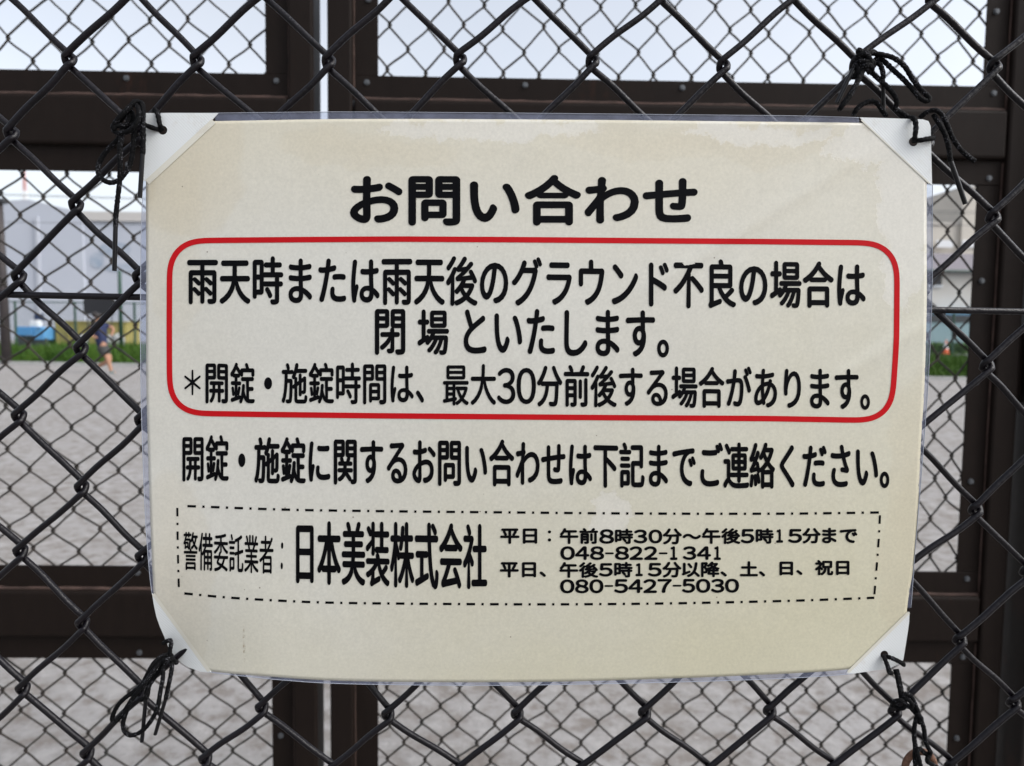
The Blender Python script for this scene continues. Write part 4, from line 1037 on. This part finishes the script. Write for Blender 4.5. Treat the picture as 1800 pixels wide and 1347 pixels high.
# tall green pole, dark post, dark board
gp = pxl(213, 600, 36.5); gt = pxl(213, 476, 36.5).z
m = MB(); m.tube([(gp.x, 36.5, 0), (gp.x, 36.5, gt-.05), (gp.x, 36.5, gt)], [.10, .085, .06], 14)
tag(m.build('pole', M_green, None, True), 'tall dark green pole standing right of the runner', 'pole')
dp = pxl(10.5, 600, 25.8); dt = pxl(6, 358, 25.8).z
pl = thing('light_pole', 'dark brown pole with a lamp head at the far left edge of the field', 'pole', (dp.x, 25.8, 0))
m = MB(); m.tube([(dp.x, 25.8, 0), (dp.x-.05, 25.8, dt*.6), (dp.x-.08, 25.8, dt)], [.165, .14, .12], 16); m.build('shaft', mat('dark_pole_paint', (.032, .026, .028), .7, var=(.05, .042, .04), scale=3), pl, True)
m = MB(); m.box(dp.x-.42, dp.x+.16, 25.65, 25.95, dt, dt+.16); m.build('lamp_head', M_dark, pl, bevel=.03)
bx0, bx1, bz0, bz1 = pxl(147, 540, 37.2).x, pxl(200, 540, 37.2).x, pxl(172, 553, 37.2).z, pxl(172, 523, 37.2).z
bd = thing('notice_board', 'wide dark board on two legs in front of the far fence, above the runner', 'board', ((bx0+bx1)/2, 37.2, 0))
m = MB(); m.box(bx0, bx1, 37.18, 37.24, bz0, bz1); m.build('board', mat('dark_board', (.022, .022, .027), .7), bd, bevel=.01)
for x in (bx0+.15, bx1-.15):
    m = MB(); m.tube([(x, 37.27, 0), (x, 37.27, bz1)], .03, 8); m.build('leg', M_dark, bd)
# red and white lattice mast far off
MY = 230.0
mx, mt, mb0 = pxl(43, 320, MY).x, pxl(43, 300, MY).z, pxl(43, 340, MY).z
mast = thing('radio_mast', 'faint red and white lattice mast far behind the warehouse', 'mast', (mx, MY, 0))
M_mr = mat('mast_red_hazed', (.58, .36, .35), .6)  # red made paler in the colour itself to imitate distance haze
nseg = 8
for k in range(nseg):
    za, zb = mt*k/nseg, mt*(k+1)/nseg; wa, wb = 2.6*(1-k/nseg)+.4, 2.6*(1-(k+1)/nseg)+.4
    m = MB(); cs = ((-1, -1), (1, -1), (1, 1), (-1, 1))
    for q in range(4):
        a_, c_ = cs[q], cs[(q+1) % 4]
        m.tube([(mx+a_[0]*wa/2, MY+a_[1]*wa/2, za), (mx+a_[0]*wb/2, MY+a_[1]*wb/2, zb)], .14, 6)
        m.tube([(mx+a_[0]*wa/2, MY+a_[1]*wa/2, za), (mx+c_[0]*wb/2, MY+c_[1]*wb/2, zb)], .09, 6)
    m.build('mast_section', M_mr if k % 2 == 1 else M_white, mast)
m = MB(); m.tube([(mx, MY, mt), (mx, MY, mt+12)], .25, 6); m.build('antenna', M_mr, mast)
# overhead cables across the road
for k, (pyl, pyr, y, lab) in enumerate(((334, 378, 44, 'upper thin overhead cable crossing behind the field'), (338, 372, 45, 'middle thin overhead cable crossing behind the field'), (389, 392, 46, 'lowest thin overhead cable crossing in front of the warehouse'))):
    a_, c_ = pxl(-300, pyl-3, y), pxl(2100, pyr, y)
    t = np.linspace(0, 1, 40)[:, None]; P = np.array(a_)*(1-t)+np.array(c_)*t; P[:, 2:] -= .9*np.sin(np.pi*t)*.4
    v, fc = tube(P, .014, 6); tag(mesh_obj('overhead_cable', v, fc, M_dark), lab, 'cable', 'cables strung over the road')
for px_, lab in ((-300, 'grey concrete utility pole carrying the cables, left end'), (2100, 'grey concrete utility pole carrying the cables, right end')):
    p = pxl(px_, 560, 45); zt = pxl(px_, 320 if px_ < 0 else 355, 45).z
    u = thing('utility_pole', lab, 'pole', (p.x, 45, 0)); m = MB(); m.tube([(p.x, 45, 0), (p.x, 45, zt)], [.19, .12], 14); m.build('shaft', M_kerb, u, True)
    m = MB(); m.box(p.x-.06, p.x+.06, 43.8, 46.2, zt-.5, zt-.38); m.build('crossarm', M_dark, u)

# ---- the runner
RY = 21.3
def J(px, py, dy=0.0): p = on(px, py, RY); return Vector((p.x, RY+dy, p.z))
def skin(name, joints, edges, radii, material, parent, sub=2):
    me = bpy.data.meshes.new(name); me.from_pydata([tuple(j) for j in joints], edges, []); me.update()
    o = bpy.data.objects.new(name, me); COL.objects.link(o); me.materials.append(material)
    m = o.modifiers.new('skin', 'SKIN'); m.use_smooth_shade = True
    for i, r in enumerate(radii): me.skin_vertices[0].data[i].radius = (r, r) if not isinstance(r, tuple) else r
    me.skin_vertices[0].data[0].use_root = True
    s = o.modifiers.new('sub', 'SUBSURF'); s.levels = sub; s.render_levels = sub
    keep(o, parent); return o
M_skin = mat('skin', (.33, .17, .105), .7); M_navy = mat('navy_shirt', (.007, .014, .055), .8); M_shorts = mat('charcoal_shorts', (.035, .036, .036), .85)
M_hair = mat('dark_hair', (.015, .011, .010), .6); M_shoe = mat('grey_shoe', (.10, .14, .14), .6)
foot = on(200, 656, RY)
per = thing('person', 'runner in a navy shirt and dark shorts crossing the field', 'person', (foot.x, RY, 0))
j = [J(181, 611), J(178, 598), J(175, 580), J(173, 569), J(172, 564), J(171, 558), J(171.5, 551),         # 0-6 pelvis .. crown
     J(168, 571, -.17), J(167, 588, -.24), J(178, 593, -.30), J(181, 594, -.31),                            # 7-10 near arm
     J(180, 571, .17), J(192, 578, .24), J(193, 588, .12), J(192, 591, .09),                                # 11-14 far arm
     J(185, 613, -.09), J(193, 632, -.10), J(199, 653, -.10), J(206, 656, -.10),                             # 15-18 front leg
     J(181, 613, .09), J(191, 633, .10), J(168, 645, .10), J(163, 649, .10)]                                 # 19-22 trailing leg
ed = [(0, 1), (1, 2), (2, 3), (3, 4), (4, 5), (5, 6), (2, 7), (7, 8), (8, 9), (9, 10), (2, 11), (11, 12), (12, 13), (13, 14),
      (0, 15), (15, 16), (16, 17), (17, 18), (0, 19), (19, 20), (20, 21), (21, 22)]
ra = [.135, .125, .14, .06, .055, .098, .075, .062, .042, .034, .038, .062, .042, .034, .038, .085, .066, .048, .045, .085, .072, .056, .05]
skin('body', j, ed, ra, M_skin, per)
js = [J(180.5, 613), J(178, 598), J(175, 580), J(173.2, 570), J(168, 571, -.17), J(167, 580, -.2), J(180, 571, .17), J(187, 575.5, .21)]
skin('shirt', js, [(0, 1), (1, 2), (2, 3), (2, 4), (4, 5), (2, 6), (6, 7)], [.165, .155, .17, .085, .082, .075, .082, .075], M_navy, per)
jp = [J(181, 609), J(183, 616), J(185, 614, -.09), J(189.5, 628, -.10), J(180, 614, .09), J(185.5, 628, .10)]
skin('shorts', jp, [(0, 1), (1, 2), (2, 3), (1, 4), (4, 5)], [.165, .17, .145, .135, .145, .135], M_shorts, per)
skin('hair', [J(169.5, 559), J(169.2, 553.5), J(171.5, 549.5)], [(0, 1), (1, 2)], [.125, .145, .11], M_hair, per)
for a_, c_ in (((196, 654.5, -.10), (206, 656.5, -.10)), ((167, 644, .10), (162, 651, .10))):
    skin('shoe', [J(*a_), J((a_[0]+c_[0])/2, (a_[1]+c_[1])/2+.5, a_[2]), J(*c_)], [(0, 1), (1, 2)], [.080, .082, .070], M_shoe, per)
